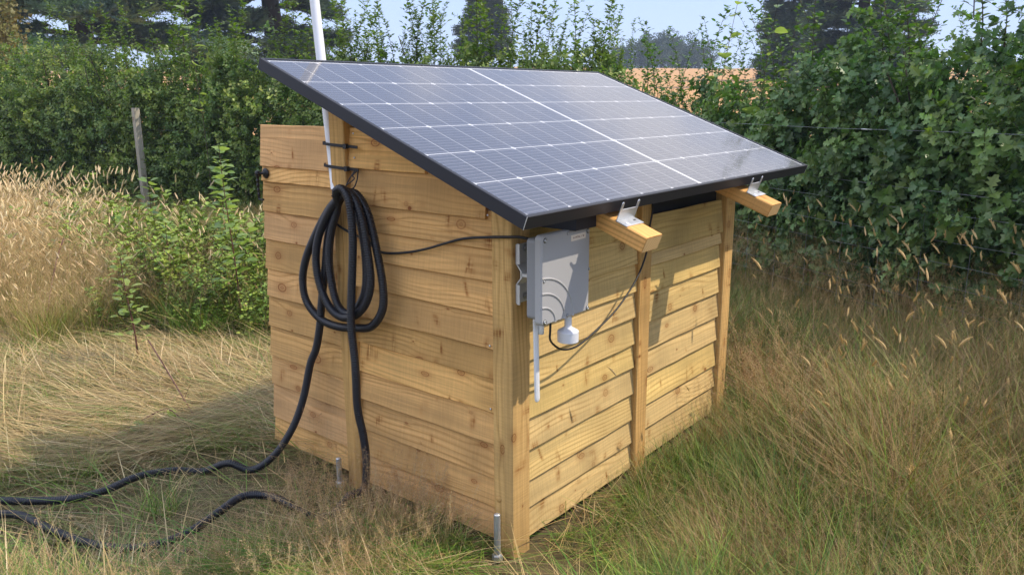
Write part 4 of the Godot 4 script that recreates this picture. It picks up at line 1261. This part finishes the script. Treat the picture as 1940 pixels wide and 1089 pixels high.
func build_saplings() -> void:
	var greens := []
	for q in [Color(0.10, 0.17, 0.035), Color(0.14, 0.21, 0.04), Color(0.19, 0.24, 0.05), Color(0.07, 0.13, 0.03)]:
		var m := leafy(q, Color(0.30, 0.42, 0.07), 0.4)
		m.vertex_color_use_as_albedo = false
		greens.append(m)
	var small := [one_leaf(OVAL, 0.068, 0.25, 0.2), one_leaf(OVAL, 0.076, 0.15, 0.3), one_leaf(ROUND, 0.06, 0.2, 0.25)]
	var big := [one_leaf(ROUND, 0.115, 0.15, 0.25), one_leaf(ROUND, 0.10, 0.3, 0.2), one_leaf(OVAL, 0.11, 0.2, 0.4)]
	var list := [
		# foot, height, leaves, leaf set, material set, stem material, label
		[Vector3(0.83, 0, -2.80), 1.14, 56, small, [0, 1], M.stem_red, "tall sapling with a red-brown stem close to the door leaf of the shed"],
		[Vector3(1.25, 0, -3.60), 0.98, 70, small, [0, 1, 3], M.stem_green, "bushy green sapling between the door leaf and the pale fence post"],
		[Vector3(1.03, 0, -4.19), 0.86, 44, small, [3, 0], M.stem_red, "upright sapling with neat paired leaves in front of the pale fence post"],
		[Vector3(0.13, 0, -2.66), 0.62, 60, [one_leaf(OVAL, 0.042, 0.25, 0.2), one_leaf(OVAL, 0.050, 0.15, 0.3)], [2, 1], M.stem_red, "yellow-green sapling with a thin bare stem at the edge of the straw"],
		[Vector3(1.02, 0, -3.05), 0.62, 40, small, [1, 2], M.stem_green, "short leafy sapling among the tall grass beside the door leaf"],
		[Vector3(0.72, 0, -3.35), 0.66, 40, small, [0, 2], M.stem_red, "thin leaning sapling in the green part of the tall grass"],
		[Vector3(0.62, 0, -4.70), 0.60, 18, small, [0, 3], M.stem_green, "small green sapling in the golden grass at the left"],
		[Vector3(0.33, 0, -4.9), 0.50, 16, small, [0, 1], M.stem_green, "lowest sapling in the golden grass near the left edge"],
		[Vector3(1.38, 0, -3.05), 0.80, 50, small, [0, 1], M.stem_green, "leafy sapling partly hidden by the edge of the door leaf"],
	]
	for q in list: sapling("sapling", q)
	# hazel shoots at the end of the right hedge
	var o := Vector3(2.896, 0, 0.83); var d := Vector3(0.482, 0, -0.876)
	sapling("hazel_sapling", [o + d * 2.9 + Vector3(0.25, 0, 0.1), 2.15, 15, big, [2, 1], M.stem_red, "tall hazel shoot with large bright leaves against the sky right of the panel"])
	sapling("hazel_sapling", [o + d * 2.35 + Vector3(0.25, 0, 0.1), 2.05, 14, big, [0, 3], M.stem_green, "hazel shoot with large dark leaves just right of the brighter hazel shoot"])
	sapling("hazel_sapling", [o + d * 1.9 + Vector3(0.2, 0, 0.05), 1.55, 12, big, [0, 1], M.stem_green, "shorter hazel shoot with big leaves over the panel's right corner"])
	sapling("hazel_sapling", [at_fr(9.4, -3.55), 2.75, 16, big, [0, 1], M.stem_green, "hazel shoot with broad leaves standing out of the left hedge top against the sky"])
	# green weeds at the right
	var wd := one_leaf(OVAL, 0.13, 0.2, 0.45)
	var w := thing("dock_plant", "low bright green broad-leaved weed in the grass right of the shed", "plant", Vector3(1.98, ground_y(1.98, 0.0), 0.02))
	for i in 10:
		var an := i * 2.4
		part("leaf", wd, greens[i % 2], w, Transform3D(facing(Vector3(cos(an), R(0.7, 1.6), sin(an)), 0.0).scaled(Vector3.ONE * R(0.5, 0.85)), Vector3(cos(an) * 0.02, 0.03, sin(an) * 0.02)))

func sapling(called: String, q: Array) -> void:
	var foot_: Vector3 = q[0]
	var h: float = q[1]
	var n: int = q[2]
	var t := thing(called, q[6], "sapling", Vector3(foot_.x, ground_y(foot_.x, foot_.z), foot_.z))
	var lx := R(-0.09, 0.09); var lz := R(-0.09, 0.09)
	var pts := PackedVector3Array()
	for i in 8:
		var s := i / 7.0
		pts.append(Vector3(lx * s * s * h + sin(s * 6.0) * 0.008, s * h, lz * s * s * h))
	part("stem", tube_mesh(pts, taper(8, 0.0055, 0.0015), 6), q[5], t)
	var low := 0.22 if called == "sapling" else 0.40
	for i in n:
		var s := lerpf(low, 1.0, (i + 0.5) / n)
		var p := Vector3(lx * s * s * h + sin(s * 6.0) * 0.008, s * h, lz * s * s * h)
		var an := i * 2.4 + R(-0.4, 0.4)
		var out := Vector3(cos(an), R(0.1, 0.8), sin(an))
		# lower leaves stand off on short twigs
		p += Vector3(cos(an), 0.5, sin(an)) * R(0.0, 0.10) * (1.0 - s * 0.8)
		var lm: Mesh = q[3][rng.randi() % q[3].size()]
		var gm: Material = get_green(q[4])
		part("leaf", lm, gm, t, Transform3D(facing(out, R(-0.5, 0.5)).scaled(Vector3.ONE * R(0.7, 1.25) * (1.05 - 0.4 * maxf(s - 0.6, 0.0))), p))

var green_cache := []
func get_green(ids: Array) -> Material:
	if green_cache.is_empty():
		for c in [Color(0.10, 0.17, 0.035), Color(0.14, 0.21, 0.04), Color(0.19, 0.24, 0.05), Color(0.07, 0.13, 0.03)]:
			var m := leafy(c, Color(0.30, 0.42, 0.07), 0.4)
			m.vertex_color_use_as_albedo = false
			green_cache.append(m)
	return green_cache[ids[rng.randi() % ids.size()]]

func build_canes() -> void:
	var a := thing("bramble_cane", "thin dark red bramble cane slanting over the straw towards the shed", "bramble")
	part("stem", tube_mesh(spline([Vector3(0.10, 0.22, -2.45), Vector3(0.03, 0.19, -2.20), Vector3(-0.02, 0.13, -1.98), Vector3(-0.06, 0.06, -1.78), Vector3(-0.09, 0.01, -1.62)], 5), [0.0032], 6), M.stem_red, a)
	for q in [[Vector3(0.0, 0.165, -2.08), Vector3(-0.3, 1, -0.2)], [Vector3(-0.045, 0.09, -1.86), Vector3(0.4, 0.8, 0.1)]]:
		part("side_shoot", tube_mesh(PackedVector3Array([q[0], q[0] + (q[1] as Vector3).normalized() * 0.07]), [0.0016, 0.0008], 5), M.stem_red, a)
	var b := thing("bramble_cane", "bent bramble cane with a few green leaves lying across the straw", "bramble")
	part("stem", tube_mesh(spline([Vector3(-0.15, 0.02, -1.52), Vector3(-0.15, 0.06, -1.66), Vector3(-0.16, 0.10, -1.78), Vector3(-0.24, 0.085, -1.80), Vector3(-0.36, 0.055, -1.80), Vector3(-0.50, 0.03, -1.81)], 5), [0.0028], 6), M.stem_red, b)
	var lf := one_leaf(ROUND, 0.05, 0.2, 0.2)
	for q in [[Vector3(-0.165, 0.10, -1.775), Vector3(0.4, -0.7, 0.5), 2], [Vector3(-0.30, 0.075, -1.80), Vector3(-0.2, -0.3, 0.8), 3], [Vector3(-0.31, 0.072, -1.80), Vector3(0.6, 0.1, 0.5), 0], [Vector3(-0.37, 0.055, -1.80), Vector3(0.1, -0.2, 0.9), 0]]:
		part("leaf", lf, get_green([q[2]]), b, Transform3D(facing(q[1], 0.3), q[0]))
	var br := leafy(Color(0.10, 0.045, 0.025), Color(0.1, 0.05, 0.02)); br.vertex_color_use_as_albedo = false
	for i in 5:
		part("withered_leaf", lf, br, b, Transform3D(facing(Vector3(R(-1, 1), -0.6, R(-1, 1)), R(-1, 1)).scaled(Vector3.ONE * 0.55), Vector3(-0.38 - i * 0.03, 0.05 - i * 0.004, -1.80)))
	var c := thing("dead_stalk", "dry brown stalk leaning through the tall grass at the left", "plant stalk")
	part("stem", tube_mesh(spline([Vector3(0.0, 0.02, -3.55), Vector3(0.12, 0.20, -3.72), Vector3(0.28, 0.40, -3.95), Vector3(0.40, 0.52, -4.1)], 5), [0.004, 0.004, 0.0036], 6), M.stem_red, c)

# ------------------------------------------------------------------ grass
func blade(st: SurfaceTool, base: Vector3, an: float, a0: float, bend: float, length: float, width: float, c0: Color, c1: Color, segs := 4) -> Vector3:
	var h := Vector3(cos(an), 0, sin(an))
	var side := Vector3(-sin(an), 0, cos(an)).rotated(Vector3.UP, R(-0.7, 0.7))
	var p := base
	var pl := p - side * width * 0.5; var pr := p + side * width * 0.5
	for i in segs:
		var t := (i + 1.0) / segs
		var th := a0 + bend * t
		p += (h * sin(th) + Vector3.UP * cos(th)) * length / segs
		var w := width * (1.0 - pow(t, 1.6)) * 0.5
		var nl := p - side * w; var nr := p + side * w
		var ca := c0.lerp(c1, float(i) / segs); var cb := c0.lerp(c1, t)
		st.set_color(ca); st.add_vertex(pl); st.set_color(cb); st.add_vertex(nl); st.set_color(ca); st.add_vertex(pr)
		if i < segs - 1:
			st.set_color(ca); st.add_vertex(pr); st.set_color(cb); st.add_vertex(nl); st.add_vertex(nr)
		pl = nl; pr = nr
	return p

func tuft_blades(n: int, l0: float, l1: float, w: float, lean: float, bend: float, cols: Array, rad := 0.04) -> ArrayMesh:
	var st := begin(true)
	for i in n:
		var c: Color = cols[rng.randi() % cols.size()] * R(0.55, 1.25)
		var an := R(0, TAU)
		blade(st, Vector3(R(-rad, rad), 0, R(-rad, rad)), an, R(0.02, lean), R(0.2, 1.0) * bend, R(l0, l1), w * R(0.7, 1.3), c * 0.9, c * R(0.95, 1.2))
	return done(st)

func tuft_lying(n: int, cols: Array) -> ArrayMesh:
	var st := begin(true)
	for i in n:
		var c: Color = cols[rng.randi() % cols.size()] * R(0.45, 1.25)
		blade(st, Vector3(R(-0.12, 0.12), R(0.005, 0.05), R(-0.12, 0.12)), R(-0.7, 0.7) + (PI if rng.randf() < 0.3 else 0.0), R(1.15, 1.62), R(-0.15, 0.35), R(0.16, 0.42), R(0.0022, 0.0042), c, c * R(0.9, 1.15), 4)
	return done(st)

func spikelet(st: SurfaceTool, p: Vector3, d: Vector3, l: float, w: float, c: Color) -> void:
	var s := d.cross(Vector3(R(-1, 1), R(-1, 1), R(-1, 1))).normalized() * w
	st.set_color(c)
	for v in [p, p + d * l * 0.45 + s, p + d * l, p, p + d * l, p + d * l * 0.45 - s]: st.add_vertex(v)

# airy bent-grass heads
func tuft_bent(n: int, l0: float, l1: float, cs: Color, ch: Color) -> ArrayMesh:
	var st := begin(true)
	for i in n:
		var an := R(0, TAU); var len_ := R(l0, l1)
		var base := Vector3(R(-0.05, 0.05), 0, R(-0.05, 0.05))
		var a0 := R(0.02, 0.35); var bd := R(0.1, 0.5)
		var tip := blade(st, base, an, a0, bd, len_, 0.0016, cs * R(0.8, 1.1), cs, 5)
		var up := (tip - base).normalized()
		var hl := len_ * R(0.24, 0.36)
		for k in 34:
			var t := rng.randf()
			var q := tip - up * hl * t
			var rad := hl * 0.36 * (0.15 + t) * R(0.3, 1.0)
			var sp := Vector3(R(-1, 1), R(-0.2, 0.8), R(-1, 1)).normalized()
			var e := q + sp * rad
			st.set_color(cs * 0.9)
			var sd := sp.cross(Vector3.UP).normalized() * 0.0005
			for v in [q - sd, q + sd, e]: st.add_vertex(v)
			spikelet(st, e, (sp + Vector3(0, 0.4, 0)).normalized(), R(0.004, 0.007), 0.0011, ch * R(0.7, 1.25))
	return done(st)

# stems with a dense spindle head
func seed_head(st: SurfaceTool, tip: Vector3, d: Vector3, l: float, r: float, c: Color) -> void:
	var rr := [0.25, 0.8, 1.0, 0.85, 0.5, 0.08]
	var p := PackedVector3Array()
	var ra := []
	var droop := Vector3(d.x, 0, d.z) * 0.4 + Vector3(0, -0.12, 0)
	for k in 6:
		var t := k / 5.0
		p.append(tip + d * l * t + droop * l * t * t * 0.6)
		ra.append(r * rr[k])
	st.set_color(c)
	tube(st, p, ra, 5, false)
	for k in 26:
		var t := R(0.0, 0.95)
		var q := tip + d * l * t + droop * l * t * t * 0.6
		var o := Vector3(R(-1, 1), R(-1, 1), R(-1, 1)).normalized()
		spikelet(st, q + o * r * 0.6, (o + d * 1.6).normalized(), R(0.006, 0.012), 0.0013, c * R(0.8, 1.35))

func tuft_head(n: int, l0: float, l1: float, lean: float, cs: Color, ch: Color, hl: float) -> ArrayMesh:
	var st := begin(true)
	for i in n:
		var an := R(-1.0, 1.0)
		var base := Vector3(R(-0.06, 0.06), 0, R(-0.06, 0.06))
		var a0 := R(0.03, lean); var bd := R(0.1, 0.45)
		var len_ := R(l0, l1)
		var tip := blade(st, base, an, a0, bd, len_, 0.0021, cs * R(0.8, 1.1), cs * 1.05, 5)
		var th := a0 + bd
		seed_head(st, tip - Vector3(0, 0.004, 0), Vector3(cos(an) * sin(th), cos(th), sin(an) * sin(th)), hl * R(0.7, 1.2), R(0.0040, 0.0062), ch * R(0.8, 1.2))
	return done(st)

func hose_gap(x: float, z: float) -> float:
	var best := 9.0
	var p := Vector2(x, z)
	for line in [[Vector2(-1.15, -1.80), Vector2(-0.891, -1.558), Vector2(-0.738, -1.38), Vector2(-0.629, -1.344), Vector2(-0.374, -1.347), Vector2(-0.185, -1.125), Vector2(-0.05, -1.0)], [Vector2(-0.06, -0.61), Vector2(-0.245, -0.68), Vector2(-0.30, -0.84), Vector2(-0.36, -0.905), Vector2(-0.593, -0.84), Vector2(-0.705, -0.856), Vector2(-0.834, -1.068), Vector2(-0.888, -1.379), Vector2(-1.25, -1.66)]]:
		for i in line.size() - 1:
			best = minf(best, p.distance_to(Geometry2D.get_closest_point_to_segment(p, line[i], line[i + 1])))
	return best

func build_grass() -> void:
	var straw := Color(0.50, 0.37, 0.17); var pale := Color(0.62, 0.50, 0.28); var tan_ := Color(0.40, 0.275, 0.12)
	var green := Color(0.085, 0.20, 0.020); var lime := Color(0.20, 0.32, 0.035); var olive := Color(0.20, 0.225, 0.042)
	var rust := Color(0.42, 0.25, 0.14)
	var kinds := {
		"lying": [tuft_lying(14, [straw, pale, tan_, straw]), tuft_lying(14, [pale, straw, olive]), tuft_lying(14, [tan_, straw, pale])],
		"lyinggreen": [tuft_lying(12, [olive, lime, straw, tan_]), tuft_lying(12, [olive, green, straw])],
		"green": [tuft_blades(16, 0.12, 0.30, 0.0034, 0.6, 1.2, [green, green, lime, olive]), tuft_blades(16, 0.14, 0.34, 0.0032, 0.7, 1.3, [green, lime, lime, straw])],
		"mixed": [tuft_blades(16, 0.14, 0.36, 0.0026, 0.8, 1.3, [olive, green, lime, tan_]), tuft_blades(16, 0.16, 0.38, 0.0026, 0.9, 1.3, [straw, olive, lime, green])],
		"dry": [tuft_blades(18, 0.18, 0.42, 0.0018, 0.8, 1.1, [straw, tan_, pale, rust]), tuft_blades(18, 0.16, 0.40, 0.0018, 0.9, 1.2, [straw, pale, olive])],
		"bent": [tuft_bent(6, 0.24, 0.42, tan_, rust), tuft_bent(6, 0.26, 0.48, straw, Color(0.46, 0.30, 0.17))],
		"tallbent": [tuft_bent(7, 0.5, 0.85, straw, Color(0.58, 0.40, 0.20)), tuft_bent(7, 0.45, 0.8, tan_, Color(0.52, 0.34, 0.17))],
		"tallgrass": [tuft_blades(14, 0.4, 0.75, 0.0034, 0.35, 0.7, [straw, lime, olive, straw]), tuft_blades(14, 0.35, 0.7, 0.0034, 0.35, 0.7, [green, lime, olive, lime])],
		"herb": [shoot_mesh(0.62, OVAL, 0.055, 0.020, Color(0.19, 0.29, 0.038)), shoot_mesh(0.55, OVAL, 0.048, 0.018, Color(0.14, 0.235, 0.032)), shoot_mesh(0.6, ROUND, 0.05, 0.024, Color(0.24, 0.33, 0.045))],
		"clumpgreen": [tuft_blades(40, 0.20, 0.50, 0.0038, 0.85, 1.2, [green, lime, lime, olive, green], 0.03), tuft_blades(40, 0.18, 0.44, 0.0040, 0.9, 1.3, [lime, olive, green, lime, straw], 0.03)],
		"clumptan": [tuft_blades(44, 0.22, 0.52, 0.0026, 0.85, 1.1, [tan_, rust, straw, straw, olive], 0.03), tuft_blades(44, 0.22, 0.48, 0.0026, 0.9, 1.2, [olive, tan_, straw, lime], 0.03)],
		"heads": [tuft_head(4, 0.55, 0.88, 0.35, straw, Color(0.62, 0.47, 0.25), 0.07), tuft_head(4, 0.5, 0.85, 0.4, pale, Color(0.66, 0.52, 0.30), 0.075)],
		"gold": [tuft_head(2, 0.42, 0.80, 0.45, Color(0.36, 0.27, 0.10), Color(0.55, 0.38, 0.15), 0.055), tuft_head(1, 0.5, 0.85, 0.5, Color(0.40, 0.29, 0.11), Color(0.58, 0.42, 0.19), 0.055)],
	}
	var X := {}; var C := {}
	for k in kinds:
		X[k] = []; C[k] = []
		for m in kinds[k]: X[k].append([]); C[k].append([])
	var put := func(kind: String, x: float, z: float, s: float, tint: Color, yaw: float, sink := 0.0):
		var v := rng.randi() % int(kinds[kind].size())
		var b := Basis(Vector3.UP, yaw) * Basis(Vector3(R(-1, 1), 0, R(-1, 1)).normalized(), R(0.0, 0.16))
		X[kind][v].append(Transform3D(b.scaled(Vector3.ONE * s), Vector3(x, ground_y(x, z) - sink, z)))
		C[kind][v].append(tint)
	var tries := 0
	while tries < 60000:
		tries += 1
		# more near the camera: draw f with falling density
		var f := 1.0 + 9.0 * pow(rng.randf(), 1.5)
		var half := 0.86 * f + 0.9
		var r := R(-half, half)
		var p := at_fr(f, r)
		var x := p.x; var z := p.z
		if x > -0.02 and x < 1.50 and z > -0.80 and z < 0.02: continue
		if x > -0.01 and x < 0.10 and z > -1.28 and z < -0.78: continue
		var rf := 2.48 - 0.398 * (f - 3.9)          # right fence
		var dr := (rf - r) * 0.929
		if dr < -0.5: continue
		var fh := 8.2 + (0.9 - r) * 0.365           # left hedge
		if f > fh + 0.2: continue
		if f < 2.2 and absf(r) < 0.26 and rng.randf() < 0.72: continue
		var n1 := patch.get_noise_2d(x, z)
		var n2 := patch.get_noise_2d(x * 2.3 + 50.0, z * 2.3)
		var n3 := patch.get_noise_2d(x * 1.4 - 80.0, z * 1.4 + 20.0)
		var b := R(0.8, 1.2)
		var g := Color(b * R(0.93, 1.07), b, b * R(0.9, 1.1))
		var yaw := R(0, TAU)
		var wx := maxf(maxf(-x, x - 1.5), 0.0); var wz := maxf(maxf(-0.8 - z, z), 0.0)
		var wall := sqrt(wx * wx + wz * wz)
		var hg := 9.0 if x > 0.05 else hose_gap(x, z)
		if minf(Vector2(x + 0.05, z - 0.02).length(), minf(Vector2(x + 0.16, z - 0.12).length(), Vector2(x - 0.05, z - 0.12).length())) < 0.13 and rng.randf() < 0.93: continue
		var right_side := (z > -0.02 and x > -0.10) or x > 1.5 or r > 0.25
		if not right_side:
			if f < 4.45 + n1 * 0.5:
				# trampled straw with greener hollows
				var shade := smoothstep(3.3, 2.6, f)
				var greener := n2 * 1.2 + lerpf(-0.16, 0.42, shade) + smoothstep(2.5, 2.1, f) * 0.35 + smoothstep(3.9, 4.5, f) * 0.3
				var clear_ := smoothstep(0.16, 0.36, hg)
				if rng.randf() < 0.85 * maxf(clear_, 0.03):
					var lg := "lyinggreen" if rng.randf() < clampf(0.10 + greener * 1.6, 0.04, 0.85) else "lying"
					put.call(lg, x, z, R(0.7, 1.15), g, 2.3 + n1 * 2.2 + R(-0.6, 0.6))
				if hg < 0.40 and rng.randf() < 0.9: put.call("lyinggreen" if rng.randf() < 0.5 else "lying", x, z, R(0.28, 0.42), g * 0.9, yaw, 0.012)
				if hg < 0.20: continue
				if greener > 0.16 and rng.randf() < 0.42: put.call("green", x, z, R(0.35, 0.8), g, yaw)
				elif rng.randf() < 0.06: put.call("mixed", x, z, R(0.35, 0.65), g, yaw)
				if z > -0.85 and x < 0.0:
					# fringe along the side wall and in the lower middle of the view
					var fr := smoothstep(0.75, 0.1, wall)
					if rng.randf() < (0.30 * fr + 0.10) * smoothstep(-0.02, -0.25, z): put.call("bent", x, z, R(0.42, 0.78), g, yaw)
					if rng.randf() < 0.10 * fr + 0.04: put.call("dry", x, z, R(0.3, 0.55), g, yaw)
					if rng.randf() < 0.24 and n3 > -0.1: put.call("green", x, z, R(0.35, 0.8), g, yaw)
				elif wall < 0.3 and f < 3.5 and rng.randf() < 0.14: put.call("bent", x, z, R(0.5, 0.9), g, yaw)
			else:
				var gold := clampf((-(r / f) - 0.43 + n1 * 0.10) / 0.15, 0.0, 1.0)
				var ramp := smoothstep(4.2, 5.4, f)
				var s := lerpf(0.55, 0.86, ramp) * R(0.85, 1.1)
				if rng.randf() < 0.55:
					put.call("tallgrass", x, z, s * R(0.8, 1.0), g * Color(0.85, 1.05, 0.8).lerp(Color(1.6, 1.3, 1.1), gold), yaw)
				if rng.randf() < 0.10 + 0.6 * gold: put.call("tallbent", x, z, s * 0.95, g * 1.1, yaw)
				if rng.randf() < 0.07 + 0.20 * gold: put.call("heads", x, z, s * R(0.9, 1.12), g, yaw)
				if rng.randf() < 0.55 - 0.35 * gold: put.call("green", x, z, R(0.9, 1.7), g * 1.15, yaw)
				if gold < 0.9 and rng.randf() < 0.42 * (1.0 - gold * 0.85): put.call("herb", x, z, s * R(0.75, 1.25), g, yaw)
				if f < 5.2 and rng.randf() < 0.5: put.call("lying", x, z, R(0.9, 1.3), g, yaw)
		else:
			var tall := smoothstep(1.15, 0.3, dr)
			var near := lerpf(0.30 + 0.30 * smoothstep(0.2, 0.7, x), 1.0, smoothstep(0.05, 0.75, wall)) * lerpf(0.82, 1.0, smoothstep(1.6, 3.0, f))
			var s2 := lerpf(0.74, 0.42, tall) * near * R(0.7, 1.2)
			var pg := n3 + R(-0.25, 0.25)
			g = g * Color(0.95, 0.92, 0.80)
			if wall > (0.05 if x > 0.45 else 0.12) and rng.randf() < 0.21:
				put.call("clumpgreen" if pg > -0.03 else "clumptan", x, z, near * R(0.6, 1.1) * lerpf(1.0, 0.55, tall), g * R(0.7, 1.15), yaw)
			elif pg > -0.05: put.call("green", x, z, s2, g, yaw)
			elif pg > -0.22: put.call("mixed", x, z, s2, g, yaw)
			elif rng.randf() < 0.7: put.call("dry", x, z, s2, g, yaw)
			if rng.randf() < 0.10: put.call("lying" if n2 < -0.1 else "lyinggreen", x, z, R(0.6, 1.0), g, yaw)
			var edge := clampf((r / f - 0.36) / 0.16, 0.0, 1.0) * smoothstep(1.9, 2.6, f) * smoothstep(4.2, 3.2, f)
			if rng.randf() < 0.05 * edge: put.call("gold", x, z, R(0.6, 0.95), Color(1.0, 0.95, 0.9), R(0.3, 5.0))
			if rng.randf() < 0.10 * edge: put.call("tallbent", x, z, R(0.42, 0.7), g, yaw)
			if rng.randf() < 0.14 * edge: put.call("clumptan", x, z, R(0.9, 1.35), g, yaw)
			if rng.randf() < 0.10: put.call("bent", x, z, lerpf(0.65, 1.0, tall) * near, g, yaw)
			if tall > 0.15 and rng.randf() < 0.045 * tall: put.call("tallbent", x, z, lerpf(0.5, 0.78, tall), g * 0.8, yaw)
			if tall > 0.10 and rng.randf() < 0.035 * tall: put.call("gold", x, z, lerpf(0.6, 0.95, tall), Color(0.9, 0.9, 0.9), R(0.3, 4.5))
	# a few leaning golden heads in the right foreground
	for q in [Vector2(1.10, 0.42), Vector2(1.45, 0.60), Vector2(0.62, 0.20), Vector2(1.0, 0.20), Vector2(1.6, 0.16), Vector2(1.66, -0.1), Vector2(1.75, 0.3), Vector2(1.9, 0.9), Vector2(1.7, 1.1), Vector2(1.3, 1.0)]:
		put.call("gold", q.x, q.y, R(0.5, 0.75), Color(1, 1, 1), R(1.5, 4.5))
	for i in 70:
		put.call("bent", R(-0.42, -0.03), R(-0.78, -0.16), R(0.42, 0.74), Color(1.0, 0.92, 0.85), R(0, TAU))
		if i % 3 == 0: put.call("green", R(-0.5, -0.05), R(-0.7, -0.1), R(0.4, 0.7), Color(1, 1, 1), R(0, TAU))
	# airy clumps at the foot of the far post and along the front
	for i in 46:
		var u := rng.randf()
		put.call("bent", lerpf(1.15, 1.95, u) + R(-0.1, 0.1), lerpf(0.30, 0.02, u) + R(-0.12, 0.16), R(0.7, 1.25), Color(1.0, 0.95, 0.85), R(0, TAU))
		if i % 3 == 0: put.call("clumpgreen", lerpf(0.35, 1.7, u), R(0.22, 0.4), R(0.45, 0.75), Color(1, 1, 1), R(0, TAU))
	var labels := {
		"lying": ["flattened_straw", "pale flattened dry grass lying over the trampled ground", "grass"],
		"lyinggreen": ["flattened_green_grass", "olive and green grass blades pressed flat among the straw", "grass"],
		"green": ["green_grass", "short fresh green grass blades between the dry stalks", "grass"],
		"mixed": ["mixed_grass", "half dry olive and straw coloured grass around the shed", "grass"],
		"dry": ["dry_grass", "fine dry tan grass standing round the shed and to its right", "grass"],
		"bent": ["bent_grass", "airy rust brown grass heads at the foot of the shed walls", "grass"],
		"tallbent": ["tall_bent_grass", "tall golden grass with airy heads before the hedges", "grass"],
		"tallgrass": ["tall_meadow_grass", "tall long-bladed meadow grass behind the shed's open door", "grass"],
		"herb": ["leafy_weeds", "light green leafy weeds crowding between the tall grass and the shed's door leaf", "weeds"],
		"clumpgreen": ["green_tussocks", "arching green grass tussocks right of and in front of the shed", "grass"],
		"clumptan": ["tan_tussocks", "arching tan and rust grass tussocks in the right foreground", "grass"],
		"heads": ["foxtail_grass", "tall pale grass with dense upright seed heads before the left hedge", "grass"],
		"gold": ["golden_seed_grass", "slender grass with golden nodding seed heads by the right fence", "grass"],
	}
	for k in kinds:
		for v in kinds[k].size():
			if X[k][v].is_empty(): continue
			var o: Node3D = scatter(labels[k][0], kinds[k][v], M.grass, self, X[k][v], C[k][v])
			tag(o, labels[k][1], labels[k][2], labels[k][0].replace("_", " "))
